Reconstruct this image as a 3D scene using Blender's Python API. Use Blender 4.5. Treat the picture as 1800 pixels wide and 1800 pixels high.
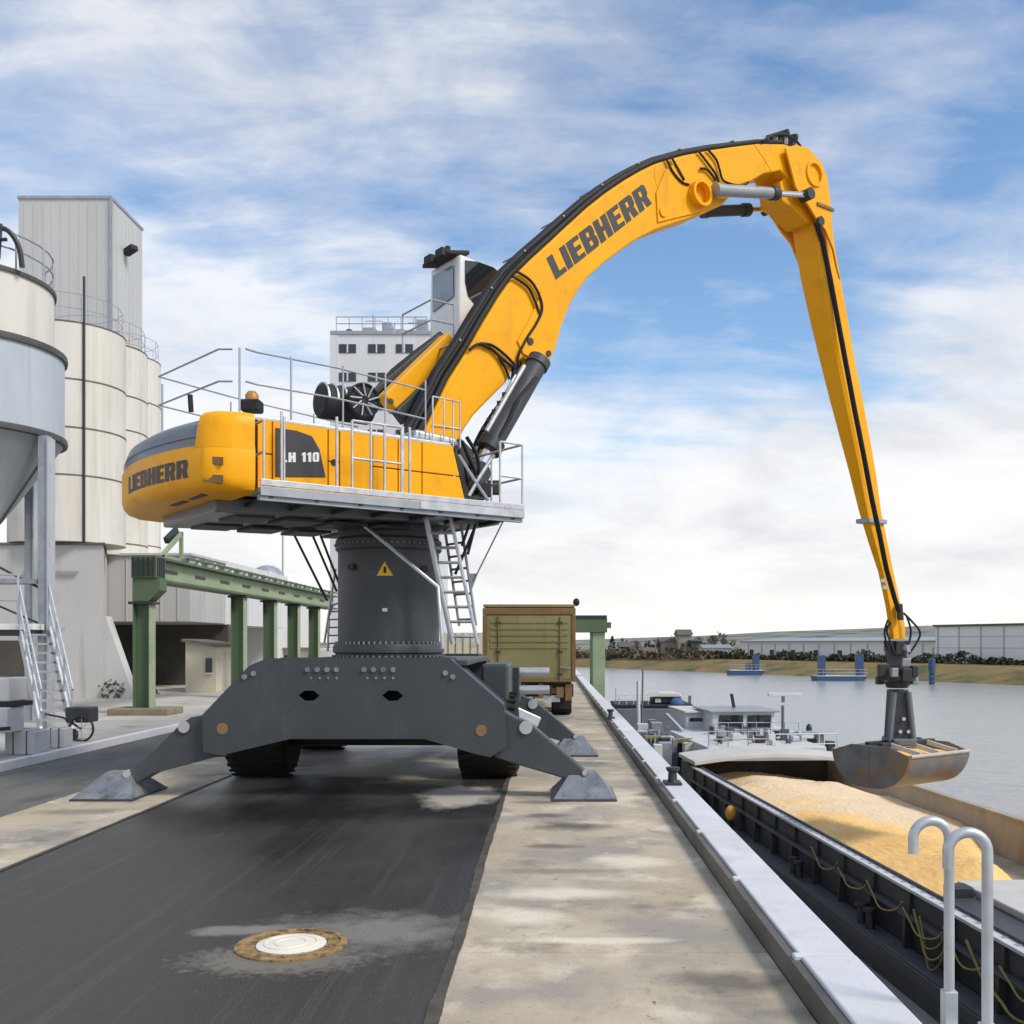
import bpy, bmesh, math, random
from mathutils import Vector, Matrix, geometry
random.seed(7)
for _o in list(bpy.data.objects): bpy.data.objects.remove(_o)
SC = bpy.context.scene
COL = SC.collection
PI = math.pi
def R(a): return math.radians(a)

# ------------------------------------------------------------------ camera
CAMZ = 2.0
cam = bpy.data.cameras.new('camera')
cam.lens = 36.0; cam.sensor_width = 36.0; cam.sensor_fit = 'HORIZONTAL'
cam.shift_x = -0.0378; cam.shift_y = 0.1283
cam.clip_start = 0.1; cam.clip_end = 9000
camo = bpy.data.objects.new('camera', cam); COL.objects.link(camo)
camo.location = (0, 0, CAMZ); camo.rotation_euler = (R(90), 0, 0)
SC.camera = camo

# ------------------------------------------------------------------ sky, sun, exposure
SUN = Vector((0.66, -0.40, 0.74)).normalized()
SUN_EL = math.asin(SUN.z); SUN_AZ = math.atan2(SUN.x, SUN.y)
W = bpy.data.worlds.new('World'); SC.world = W; W.use_nodes = True
def build_world():
    nt = W.node_tree; nt.nodes.clear(); N = nt.nodes.new; L = nt.links.new
    def math_(op, a, b=None, clamp=False):
        n = N('ShaderNodeMath'); n.operation = op; n.use_clamp = clamp
        for i, q in enumerate((a, b)):
            if q is None: continue
            if isinstance(q, (int, float)): n.inputs[i].default_value = q
            else: L(q, n.inputs[i])
        return n.outputs[0]
    def noise(vec, scale, detail, rough, dist=0.0):
        n = N('ShaderNodeTexNoise'); n.inputs['Scale'].default_value = scale
        n.inputs['Detail'].default_value = detail; n.inputs['Roughness'].default_value = rough
        n.inputs['Distortion'].default_value = dist; L(vec, n.inputs['Vector']); return n.outputs['Fac']
    def ramp(fac, stops):
        n = N('ShaderNodeValToRGB'); L(fac, n.inputs[0]); e = n.color_ramp.elements
        e[0].position, e[0].color = stops[0][0], stops[0][1]
        e[1].position, e[1].color = stops[-1][0], stops[-1][1]
        for p, c in stops[1:-1]:
            q = e.new(p); q.color = c
        return n.outputs[0]
    g = lambda v: (v, v, v, 1)
    out = N('ShaderNodeOutputWorld')
    sky = N('ShaderNodeTexSky'); sky.sky_type = 'NISHITA'; sky.sun_disc = False
    sky.sun_elevation = SUN_EL; sky.sun_rotation = SUN_AZ; sky.air_density = 1.0; sky.dust_density = 0.6; sky.ozone_density = 1.0
    tc = N('ShaderNodeTexCoord'); sep = N('ShaderNodeSeparateXYZ'); L(tc.outputs['Generated'], sep.inputs[0])
    z = math_('MAXIMUM', sep.outputs[2], 0.0)
    zz = math_('ADD', z, 0.30)
    cx = math_('DIVIDE', sep.outputs[0], zz); cy = math_('DIVIDE', sep.outputs[1], zz)
    cmb = N('ShaderNodeCombineXYZ'); L(cx, cmb.inputs[0]); L(cy, cmb.inputs[1])
    mp = N('ShaderNodeMapping'); L(cmb.outputs[0], mp.inputs[0])
    mp.inputs['Location'].default_value = CLOUD_LOC; mp.inputs['Rotation'].default_value = (0, 0, R(-18)); mp.inputs['Scale'].default_value = (0.75, 1.0, 1.0)
    big = noise(mp.outputs[0], 1.45, 3, 0.5, 0.15)
    mid = noise(mp.outputs[0], 4.6, 9, 0.58, 0.3)
    mp2 = N('ShaderNodeMapping'); L(cmb.outputs[0], mp2.inputs[0]); mp2.inputs['Rotation'].default_value = (0, 0, R(-32)); mp2.inputs['Scale'].default_value = (0.45, 1.5, 1.0)
    wisp = noise(mp2.outputs[0], 6.5, 9, 0.60, 0.35)
    mixv = math_('ADD', math_('ADD', math_('MULTIPLY', big, 0.50), math_('MULTIPLY', mid, 0.30)), math_('MULTIPLY', wisp, 0.20))
    # more cover towards the horizon, where the layers pile up behind each other
    hz = ramp(z, [(0.0, g(0.40)), (0.10, g(0.25)), (0.20, g(0.10)), (0.30, g(0.02)), (0.7, g(0.0))])
    cov = math_('ADD', mixv, hz)
    fac = ramp(cov, [(0.44, g(0.05)), (0.515, g(0.38)), (0.575, g(0.80)), (0.66, g(0.98))])
    # cloud brightness: thin parts bright, thick parts a little grey
    thick = noise(mp.outputs[0], 2.4, 8, 0.58, 0.3)
    ccol = ramp(thick, [(0.34, (1.0, 0.99, 0.98, 1)), (0.50, (0.91, 0.912, 0.925, 1)), (0.64, (0.76, 0.77, 0.80, 1))])
    warm = ramp(z, [(0.0, g(0.9)), (0.035, g(0.7)), (0.085, g(0.0))])
    mxw = N('ShaderNodeMix'); mxw.data_type = 'RGBA'; L(warm, mxw.inputs[0]); L(ccol, mxw.inputs[6]); mxw.inputs[7].default_value = (1.02, 1.0, 0.955, 1)
    b1 = N('ShaderNodeBackground'); hsv = N('ShaderNodeHueSaturation'); hsv.inputs['Saturation'].default_value = 1.22; L(sky.outputs[0], hsv.inputs['Color']); L(hsv.outputs[0], b1.inputs[0]); b1.inputs[1].default_value = 0.15
    b2 = N('ShaderNodeBackground'); L(mxw.outputs[2], b2.inputs[0]); b2.inputs[1].default_value = 0.86
    ms = N('ShaderNodeMixShader'); L(fac, ms.inputs[0]); L(b1.outputs[0], ms.inputs[1]); L(b2.outputs[0], ms.inputs[2])
    L(ms.outputs[0], out.inputs[0])
CLOUD_LOC = (0.4, 8.8, 0.0)
build_world()
sun = bpy.data.lights.new('sun', 'SUN'); sun.energy = 2.3; sun.angle = R(16); sun.color = (1.0, 0.93, 0.82)
suno = bpy.data.objects.new('sun', sun); COL.objects.link(suno); suno.rotation_euler = SUN.to_track_quat('Z', 'Y').to_euler(); suno.location = (20, -10, 40)
SC.view_settings.view_transform = 'Standard'; SC.view_settings.look = 'None'
SC.view_settings.exposure = 0.30; SC.view_settings.gamma = 1.0; SC.view_settings.use_curve_mapping = False
SC.cycles.max_bounces = 6

# ------------------------------------------------------------------ helpers
def lin(h):
    h = h.lstrip('#'); out = []
    for i in (0, 2, 4):
        c = int(h[i:i+2], 16)/255
        out.append(c/12.92 if c <= .04045 else ((c+.055)/1.055)**2.4)
    return tuple(out)
MATS = {}
def mat(name, c1, c2=None, scale=3.0, stretch=(1, 1, 1), rough=0.6, metal=0.0, bump=0.0, bscale=None, detail=6, lo=0.35, hi=0.7, c3=None, s3=20.0, lo3=0.55, hi3=0.75, coat=0.0, rvar=0.0, spec=0.5):
    """Principled with a noise mix of two colours, optional third colour in spots, and bump; textured in world metres."""
    m = bpy.data.materials.new(name); m.use_nodes = True; nt = m.node_tree; N = nt.nodes.new; L = nt.links.new
    p = nt.nodes['Principled BSDF']
    p.inputs['Roughness'].default_value = rough; p.inputs['Metallic'].default_value = metal
    p.inputs['Specular IOR Level'].default_value = spec
    if coat: p.inputs['Coat Weight'].default_value = coat; p.inputs['Coat Roughness'].default_value = 0.12
    geo = N('ShaderNodeNewGeometry'); mp = N('ShaderNodeMapping'); L(geo.outputs['Position'], mp.inputs[0]); mp.inputs['Scale'].default_value = stretch
    def noise(sc, dt, vec=mp):
        n = N('ShaderNodeTexNoise'); n.inputs['Scale'].default_value = sc; n.inputs['Detail'].default_value = dt; n.inputs['Roughness'].default_value = 0.6
        L(vec.outputs[0], n.inputs['Vector']); return n.outputs['Fac']
    def rr(f, a, b):
        n = N('ShaderNodeMapRange'); n.inputs[1].default_value = a; n.inputs[2].default_value = b; L(f, n.inputs[0]); return n.outputs[0]
    def mix(f, a, b):
        n = N('ShaderNodeMix'); n.data_type = 'RGBA'; L(f, n.inputs[0])
        for i, q in ((6, a), (7, b)):
            if isinstance(q, tuple): n.inputs[i].default_value = (*q, 1)
            else: L(q, n.inputs[i])
        return n.outputs[2]
    col = None
    if c2 is not None:
        f = rr(noise(scale, detail), lo, hi); col = mix(f, c1, c2)
        if rvar:
            r2 = N('ShaderNodeMapRange'); r2.inputs[3].default_value = rough-rvar; r2.inputs[4].default_value = rough+rvar; L(f, r2.inputs[0]); L(r2.outputs[0], p.inputs['Roughness'])
    if c3 is not None:
        f3 = rr(noise(s3, 4), lo3, hi3); col = mix(f3, col if col is not None else c1, c3)
    if col is None: p.inputs['Base Color'].default_value = (*c1, 1)
    else: L(col, p.inputs['Base Color'])
    if bump:
        b = N('ShaderNodeBump'); b.inputs['Strength'].default_value = bump; b.inputs['Distance'].default_value = 0.02
        L(noise(bscale or scale*6, 5), b.inputs['Height']); L(b.outputs[0], p.inputs['Normal'])
    MATS[name] = m
    return m
def wpos(o):
    v = Vector((0, 0, 0))
    while o is not None: v += o.location; o = o.parent
    return v
def tag(o, label=None, cat=None, group=None, kind=None):
    if label: o['label'] = label
    if cat: o['category'] = cat
    if group: o['group'] = group
    if kind: o['kind'] = kind
    return o
def thing(name, loc, label, cat, group=None):
    o = bpy.data.objects.new(name, None); COL.objects.link(o); o.location = loc; o.empty_display_size = 0.3
    return tag(o, label, cat, group)
def children(o): return [c for c in bpy.data.objects if c.parent is o]
def copy_tree(o, parent=None, loc=None, rotz=None, label=None, group=None):
    kids = list(o.children)
    c = o.copy(); COL.objects.link(c); c.parent = parent
    if loc is not None: c.location = loc
    if rotz is not None: c.rotation_euler = (0, 0, rotz)
    if label: c['label'] = label
    if group: c['group'] = group
    for k in kids: copy_tree(k, c)
    return c
class MB:
    """Collects shapes in world coordinates; build() links them as ONE mesh object."""
    def __init__(s): s.v = []; s.f = []
    def add(s, vs, fs):
        b = len(s.v); s.v += [Vector(q) for q in vs]; s.f += [tuple(i+b for i in f) for f in fs]; return s
    def bx(s, x0, x1, y0, y1, z0, z1):
        return s.add([(x0,y0,z0),(x1,y0,z0),(x1,y1,z0),(x0,y1,z0),(x0,y0,z1),(x1,y0,z1),(x1,y1,z1),(x0,y1,z1)],
                     [(0,3,2,1),(4,5,6,7),(0,1,5,4),(1,2,6,5),(2,3,7,6),(3,0,4,7)])
    def hexa(s, a): return s.add(a, [(0,3,2,1),(4,5,6,7),(0,1,5,4),(1,2,6,5),(2,3,7,6),(3,0,4,7)])
    def prism(s, poly, vec):
        n = len(poly); vec = Vector(vec); a = [Vector(p) for p in poly]
        return s.add(a+[p+vec for p in a], [tuple(range(n))[::-1], tuple(range(n, 2*n))]+[(i,(i+1)%n,(i+1)%n+n,i+n) for i in range(n)])
    def plate(s, poly, holes, vec):
        """flat outline with holes, extruded"""
        loops = [[Vector(p) for p in poly]]+[[Vector(p) for p in h] for h in holes]
        flat = [p for l in loops for p in l]; n = len(flat); vec = Vector(vec)
        tris = geometry.tessellate_polygon(loops)
        fs = [tuple(t) for t in tris]+[tuple(i+n for i in t)[::-1] for t in tris]
        o = 0
        for l in loops:
            k = len(l); fs += [(o+i, o+(i+1)%k, o+(i+1)%k+n, o+i+n) for i in range(k)]; o += k
        return s.add(flat+[p+vec for p in flat], fs)
    def flat(s, poly, holes=()):
        loops = [[Vector(p) for p in poly]]+[[Vector(p) for p in h] for h in holes]
        return s.add([p for l in loops for p in l], [tuple(t) for t in geometry.tessellate_polygon(loops)])
    def bar(s, p0, p1, w, h, up=(0, 0, 1)):
        p0, p1 = Vector(p0), Vector(p1); d = (p1-p0).normalized(); up = Vector(up)
        if abs(d.dot(up)) > .98: up = Vector((0, 1, 0))
        r = d.cross(up).normalized(); u = r.cross(d).normalized()
        o = [-r*w/2-u*h/2, r*w/2-u*h/2, r*w/2+u*h/2, -r*w/2+u*h/2]
        return s.hexa([p0+q for q in o]+[p1+q for q in o])
    def tube(s, pts, r, n=6, closed=False):
        pts = [Vector(p) for p in pts]; m = len(pts); b = len(s.v); prev = None
        rs = r if isinstance(r, (list, tuple)) else [r]*m
        for i, p in enumerate(pts):
            if closed: d = pts[(i+1) % m]-pts[i-1]
            else: d = pts[min(i+1, m-1)]-pts[max(i-1, 0)]
            d = d.normalized() if d.length > 1e-9 else Vector((0, 0, 1))
            if prev is None:
                a = Vector((0, 0, 1)) if abs(d.z) < .9 else Vector((1, 0, 0)); e1 = d.cross(a).normalized()
            else: e1 = (prev-d*prev.dot(d)).normalized()
            prev = e1; e2 = d.cross(e1)
            for k in range(n):
                t = 2*PI*k/n; s.v.append(p+(e1*math.cos(t)+e2*math.sin(t))*rs[i])
        for i in range(m if closed else m-1):
            j = (i+1) % m
            for k in range(n): s.f.append((b+i*n+k, b+i*n+(k+1) % n, b+j*n+(k+1) % n, b+j*n+k))
        if not closed: s.f.append(tuple(b+k for k in range(n))[::-1]); s.f.append(tuple(b+(m-1)*n+k for k in range(n)))
        return s
    def cyl(s, p0, p1, r0, n=16, r1=None): return s.tube([p0, p1], [r0, r0 if r1 is None else r1], n)
    def lathe(s, prof, c, axis=(0, 0, 1), n=32, a0=0.0):
        """prof: list of (radius, height along axis)"""
        ax = Vector(axis).normalized(); c = Vector(c)
        a = Vector((1, 0, 0)) if abs(ax.x) < .9 else Vector((0, 1, 0)); e1 = (a-ax*a.dot(ax)).normalized(); e2 = ax.cross(e1)
        b = len(s.v); m = len(prof)
        for r, h in prof:
            for k in range(n):
                t = a0+2*PI*k/n; s.v.append(c+ax*h+(e1*math.cos(t)+e2*math.sin(t))*r)
        for i in range(m-1):
            for k in range(n): s.f.append((b+i*n+k, b+i*n+(k+1) % n, b+(i+1)*n+(k+1) % n, b+(i+1)*n+k))
        if prof[0][0] > 1e-4: s.f.append(tuple(b+k for k in range(n))[::-1])
        if prof[-1][0] > 1e-4: s.f.append(tuple(b+(m-1)*n+k for k in range(n)))
        return s
    def sph(s, c, r, n=12, m=8, sc=(1, 1, 1)):
        c = Vector(c); b = len(s.v)
        for i in range(m+1):
            t = PI*i/m
            for k in range(n):
                a = 2*PI*k/n; s.v.append(c+Vector((r*sc[0]*math.sin(t)*math.cos(a), r*sc[1]*math.sin(t)*math.sin(a), r*sc[2]*math.cos(t))))
        for i in range(m):
            for k in range(n): s.f.append((b+i*n+k, b+(i+1)*n+k, b+(i+1)*n+(k+1) % n, b+i*n+(k+1) % n))
        return s
    def build(s, name, m, parent=None, at=None, bevel=0.0, smooth=None, kind=None, label=None, recalc=True, seg=2):
        off = wpos(parent) if parent is not None else Vector(at or (0, 0, 0))
        me = bpy.data.meshes.new(name); bm = bmesh.new(); vs = [bm.verts.new(q-off) for q in s.v]
        for f in s.f:
            try: bm.faces.new([vs[i] for i in f])
            except ValueError: pass
        bmesh.ops.remove_doubles(bm, verts=bm.verts, dist=1e-5)
        if recalc: bmesh.ops.recalc_face_normals(bm, faces=bm.faces)
        bm.to_mesh(me); bm.free()
        me.materials.append(m)
        if smooth:
            for p in me.polygons: p.use_smooth = True
            me.set_sharp_from_angle(angle=R(smooth))
        o = bpy.data.objects.new(name, me); COL.objects.link(o)
        if parent is not None: o.parent = parent
        else: o.location = off
        if bevel:
            bv = o.modifiers.new('bevel', 'BEVEL'); bv.width = bevel; bv.segments = seg; bv.limit_method = 'ANGLE'; bv.angle_limit = R(40)
        if kind: o['kind'] = kind
        if label: o['label'] = label
        return o
def at(px, py, Y):
    """where the photograph's point (1800-pixel frame) lies at distance Y along the quay"""
    return Vector(((px-968)*Y/1800, Y, CAMZ-(py-1131)*Y/1800))
def crom(pts, n=5):
    """Catmull-Rom through the points"""
    pts = [Vector(p) for p in pts]; out = []
    for i in range(len(pts)-1):
        a, b, c, d = pts[max(i-1,0)], pts[i], pts[i+1], pts[min(i+2,len(pts)-1)]
        for k in range(n):
            t = k/n; out.append(.5*((2*b)+(c-a)*t+(2*a-5*b+4*c-d)*t*t+(3*b-a-3*c+d)*t**3))
    return out+[pts[-1]]
# block letters: outlines in a unit-high box
def glyph(ch):
    t = 0.36
    if ch == 'L': return .72, [(0,0),(.72,0),(.72,.22),(t,.22),(t,1),(0,1)], []
    if ch == 'I': return t, [(0,0),(t,0),(t,1),(0,1)], []
    if ch == 'E': return .76, [(0,0),(.76,0),(.76,.2),(t,.2),(t,.4),(.7,.4),(.7,.6),(t,.6),(t,.8),(.76,.8),(.76,1),(0,1)], []
    if ch == 'B': return .86, [(0,0),(.74,0),(.86,.12),(.86,.42),(.78,.51),(.84,.6),(.84,.88),(.72,1),(0,1)], [[(t,.2),(.54,.2),(.54,.4),(t,.4)], [(t,.6),(.52,.6),(.52,.8),(t,.8)]]
    if ch == 'H': return .86, [(0,0),(t,0),(t,.39),(.5,.39),(.5,0),(.86,0),(.86,1),(.5,1),(.5,.61),(t,.61),(t,1),(0,1)], []
    if ch == 'R': return .88, [(0,0),(t,0),(t,.36),(.42,.36),(.52,0),(.88,0),(.76,.42),(.86,.54),(.86,.88),(.74,1),(0,1)], [[(t,.56),(.52,.56),(.52,.8),(t,.8)]]
    if ch == '1': return .5, [(.14,0),(.5,0),(.5,1),(.2,1),(0,.82),(0,.66),(.14,.74)], []
    if ch == '0': return .8, [(.12,0),(.68,0),(.8,.14),(.8,.86),(.68,1),(.12,1),(0,.86),(0,.14)], [[(.32,.2),(.48,.2),(.48,.8),(.32,.8)]]
    return .4, None, []
def letters(mb, word, fn, gap=.09):
    """fn maps (x in 0..1 over the word, y in 0..1) to a world point"""
    tot = sum(glyph(c)[0]+gap for c in word)-gap; x = 0
    for c in word:
        w, o, hs = glyph(c)
        if o: mb.flat([fn((x+p[0])/tot, p[1]) for p in o], [[fn((x+p[0])/tot, p[1]) for p in h] for h in hs])
        x += w+gap
def railing(mb, pts, hs, r=.022, base=True):
    pts = [Vector(p) for p in pts]
    for p in pts: mb.tube([p, p+Vector((0, 0, max(hs)))], r, 6)
    for h in hs: mb.tube([p+Vector((0, 0, h)) for p in pts], r, 6)
def ladder(mb, p0, p1, side, w, n, r=.025):
    p0, p1 = Vector(p0), Vector(p1); side = Vector(side).normalized()*w/2
    mb.tube([p0-side, p1-side], r, 6); mb.tube([p0+side, p1+side], r, 6)
    for i in range(n):
        q = p0.lerp(p1, (i+.5)/n); mb.tube([q-side, q+side], r*.8, 5)

# ------------------------------------------------------------------ materials
M = {}
M['asphalt_side'] = mat('side_asphalt', (.105,.10,.092), (.19,.18,.16), .8, (1,.35,1), .85, bump=.25, bscale=60, c3=(.07,.068,.065), s3=2.2)
M['slab'] = mat('beige_concrete', (.36,.295,.205), (.64,.55,.40), 1.0, (.55,1.25,1), .8, bump=.25, bscale=30, lo=.36, hi=.62, c3=(.24,.22,.19), s3=.75, lo3=.53, hi3=.70)
M['coping'] = mat('pale_coping', (.66,.67,.69), (.56,.57,.58), 1.5, (1,1,1), .7, bump=.12, bscale=50, c3=(.30,.29,.27), s3=26, lo3=.68, hi3=.74)
M['tar'] = mat('tar_seam', (.05,.043,.034), (.10,.085,.065), 6, (1,1,1), .75)
M['edge_steel'] = mat('dark_edge_steel', (.075,.07,.062), (.16,.145,.12), 3, (1,.4,1), .6, bump=.1)
M['ground'] = mat('yard_gravel', (.30,.28,.245), (.42,.39,.34), .7, (1,1,1), .9, bump=.25, bscale=25, c3=(.17,.16,.14), s3=.8)
M['yard'] = mat('yard_paving', (.40,.375,.33), (.52,.49,.43), .5, (1,1,1), .85, bump=.15, bscale=30, c3=(.25,.235,.2), s3=.9, lo3=.55, hi3=.75)
M['white_kerb'] = mat('white_kerb', (.80,.79,.76), (.66,.64,.60), 2, (1,.4,1), .75, bump=.1)
M['yellow'] = mat('machine_yellow', (.90,.41,.006), (.85,.37,.005), .8, (1,1,1), .45, rvar=.08, spec=.22, bump=.06, bscale=2.0, c3=(.60,.27,.012), s3=2.6, lo3=.56, hi3=.85)
M['dark_grey'] = mat('machine_grey', (.040,.049,.054), (.052,.061,.066), 1.2, (1,1,1), .5, rvar=.1, bump=.03, bscale=12, c3=(.075,.06,.045), s3=2.4, lo3=.68, hi3=.85)
M['foot'] = mat('worn_foot_steel', (.17,.19,.21), (.30,.32,.34), 3, (1,1,1), .45, .4, rvar=.1, c3=(.12,.12,.12), s3=9)
M['black'] = mat('black_rubber', (.012,.012,.013), (.022,.021,.02), 4, (1,1,1), .7)
M['tyre'] = mat('tyre_rubber', (.006,.006,.0065), (.012,.011,.011), 4, (1,1,1), .85)
M['dark'] = mat('dark_metal', (.022,.024,.026), (.035,.036,.037), 3, (1,1,1), .5)
M['hood'] = mat('hood_grey', (.115,.128,.145), (.15,.163,.18), 1.5, (1,1,1), .38, coat=.2)
M['galv'] = mat('galvanised_steel', (.46,.48,.50), (.58,.60,.62), 5, (1,1,1), .42, .55, rvar=.1)
M['galv_dull'] = mat('dull_galvanised_steel', (.30,.325,.36), (.40,.42,.45), 4, (1,1,1), .5, .4)
M['chrome'] = mat('chrome_rod', (.78,.78,.76), None, rough=.16, metal=1.0)
M['cyl_grey'] = mat('cylinder_grey', (.28,.29,.30), (.36,.37,.38), 3, (1,1,1), .4, .3)
M['white_cab'] = mat('cab_white', (.80,.80,.79), (.72,.72,.70), 2, (1,1,1), .4, coat=.2)
M['glass'] = mat('dark_glass', (.018,.022,.026), None, rough=.06, spec=.9)
M['pale_glass'] = mat('blue_glass', (.16,.21,.27), (.26,.31,.36), 3, (1,1,1), .08, spec=.8)
M['letter'] = mat('letter_grey', (.030,.031,.030), (.04,.041,.04), 5, rough=.5)
M['letter_white'] = mat('letter_white', (.7,.71,.72), None, rough=.5)
M['warn'] = mat('warning_yellow', (.85,.50,.03), None, rough=.5)
M['cream'] = mat('silo_cream', (.69,.665,.605), (.60,.57,.505), .5, (1,1,.22), .7, bump=.06, bscale=8, c3=(.46,.42,.35), s3=1.0, lo3=.62, hi3=.82)
M['joint'] = mat('joint_dark', (.10,.095,.085), (.17,.16,.14), 3, rough=.8)
M['band'] = mat('dark_band', (.055,.058,.06), (.09,.09,.09), 3, rough=.6)
M['bluegrey'] = mat('bluegrey_steel', (.46,.51,.565), (.39,.44,.49), .8, (1,1,.2), .5, bump=.04, bscale=4, c3=(.30,.32,.33), s3=1.4, lo3=.6, hi3=.85)
M['cone'] = mat('hopper_grey', (.33,.36,.39), (.27,.295,.32), .9, (1,1,.3), .5)
M['tower'] = mat('tower_sheet', (.47,.475,.465), (.53,.53,.515), .6, (1,1,.12), .6)
M['render'] = mat('grey_render', (.54,.53,.51), (.46,.445,.42), .5, (1,1,.35), .8, c3=(.35,.335,.3), s3=.9, lo3=.6, hi3=.8, bump=.05)
M['hall'] = mat('hall_white', (.66,.67,.68), (.60,.605,.61), .5, (1,1,.3), .6, c3=(.5,.5,.49), s3=.7, lo3=.6, hi3=.85)
M['hall_grey'] = mat('hall_grey', (.50,.49,.48), (.43,.42,.41), .6, (1,1,.3), .7)
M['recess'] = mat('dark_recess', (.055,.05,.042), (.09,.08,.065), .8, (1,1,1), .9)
M['shed'] = mat('cream_shed', (.62,.56,.43), (.54,.48,.36), .9, (1,1,1), .8, c3=(.40,.34,.25), s3=1.6, lo3=.6)
M['roof_tile'] = mat('rusty_roof', (.20,.13,.055), (.28,.20,.10), 2, (1,1,1), .8)
M['green'] = mat('column_green', (.072,.118,.058), (.098,.148,.075), 1.5, (1,1,.3), .6, c3=(.16,.16,.09), s3=3, lo3=.66, hi3=.9, bump=.04)
M['green_pale'] = mat('pale_green', (.25,.32,.19), (.33,.39,.25), 1.5, (1,1,1), .6, c3=(.42,.38,.30), s3=2.5, lo3=.6, hi3=.8)
M['footing'] = mat('mossy_footing', (.19,.165,.10), (.28,.25,.17), 2.5, (1,1,1), .9, bump=.2)
M['olive'] = mat('trailer_olive', (.24,.215,.085), (.30,.265,.115), 1.4, (.5,1,1), .55, c3=(.15,.125,.055), s3=2.4, lo3=.6, hi3=.8, bump=.03)
M['rust'] = mat('trailer_rust', (.19,.105,.038), (.25,.15,.06), 3, (1,1,1), .7)
M['lamp_red'] = mat('tail_lamp', (.34,.11,.03), None, rough=.3)
M['lamp_orange'] = mat('orange_lamp', (.50,.23,.04), (.36,.17,.035), 6, rough=.4)
M['manhole_rust'] = mat('rusty_iron', (.24,.145,.05), (.40,.27,.12), 9, (1,1,1), .75, bump=.4, bscale=40, c3=(.10,.065,.03), s3=14, lo3=.5, hi3=.62)
M['manhole_core'] = mat('bright_lid', (.80,.76,.66), (.72,.66,.54), 5, (1,1,1), .6, bump=.1)
M['hull'] = mat('barge_hull', (.024,.028,.034), (.042,.046,.05), .8, (1,.5,1), .45, rvar=.1, c3=(.075,.06,.05), s3=1.6, lo3=.62, hi3=.8)
M['coam'] = mat('barge_coaming', (.035,.038,.043), (.06,.06,.062), 1.1, (1,.4,1), .5, c3=(.10,.085,.07), s3=2, lo3=.6, hi3=.8)
M['deck'] = mat('barge_deck', (.058,.070,.088), (.088,.100,.115), 1.2, (1,.5,1), .5, c3=(.12,.11,.10), s3=3, lo3=.62, hi3=.8)
M['rail_white'] = mat('coaming_rail_white', (.62,.63,.64), (.48,.49,.50), 3, (1,.5,1), .5)
M['hold'] = mat('hold_wall', (.42,.36,.28), (.33,.28,.21), .7, (1,1,.3), .75, c3=(.42,.31,.17), s3=1.2)
M['boat_white'] = mat('boat_white', (.62,.63,.63), (.54,.545,.54), 1.5, (1,1,1), .45)
M['hatch'] = mat('hatch_cover', (.60,.58,.53), (.50,.48,.43), 1.2, (1,1,1), .55)
M['canvas_blue'] = mat('blue_canvas', (.035,.085,.20), (.05,.11,.24), 3, rough=.7)
M['rope'] = mat('yellow_hose', (.34,.27,.07), (.22,.20,.08), 9, (1,1,1), .7)
M['orange_float'] = mat('orange_float', (.75,.36,.05), None, rough=.5)
M['bluesteel'] = mat('blue_steel', (.030,.070,.155), (.042,.09,.19), 1.5, rough=.5)
M['warehouse'] = mat('warehouse_pale', (.84,.82,.79), (.78,.76,.73), .15, (1,1,1), .7)
M['warehouse_line'] = mat('warehouse_joint', (.48,.46,.44), None, rough=.8)
M['house_wall'] = mat('house_wall', (.36,.32,.25), (.28,.25,.19), .3, rough=.85)
M['house_roof'] = mat('house_roof', (.10,.085,.075), (.14,.12,.105), .4, rough=.85)
M['house_dark'] = mat('house_dark', (.065,.06,.055), (.09,.08,.07), .4, rough=.85)
M['grassbank'] = mat('bank_grass', (.16,.13,.042), (.26,.165,.055), .12, (1,1,1), .95, c3=(.075,.08,.03), s3=.16, lo3=.46, hi3=.62)
M['hill'] = mat('hill_fields', (.17,.18,.155), (.27,.255,.21), .012, (1,1,1), .95, c3=(.085,.095,.08), s3=.035, lo3=.48, hi3=.6)  # greyed colours: distance haze is put into the hill's own colour
M['leaf_dark'] = mat('dark_leaf', (.035,.042,.022), (.055,.058,.03), .5, rough=.9)
M['scrub'] = mat('brown_scrub', (.095,.078,.05), (.13,.105,.07), .3, rough=.95)
M['bark'] = mat('bark', (.085,.07,.05), (.12,.10,.075), 1, rough=.95)
M['weed'] = mat('weed_leaf', (.055,.07,.025), (.09,.09,.035), 6, rough=.9)
M['win'] = mat('window_dark', (.04,.043,.045), None, rough=.15)
M['conc_block'] = mat('pale_block', (.60,.60,.59), (.50,.50,.48), 2.5, rough=.8, bump=.1)

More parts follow.
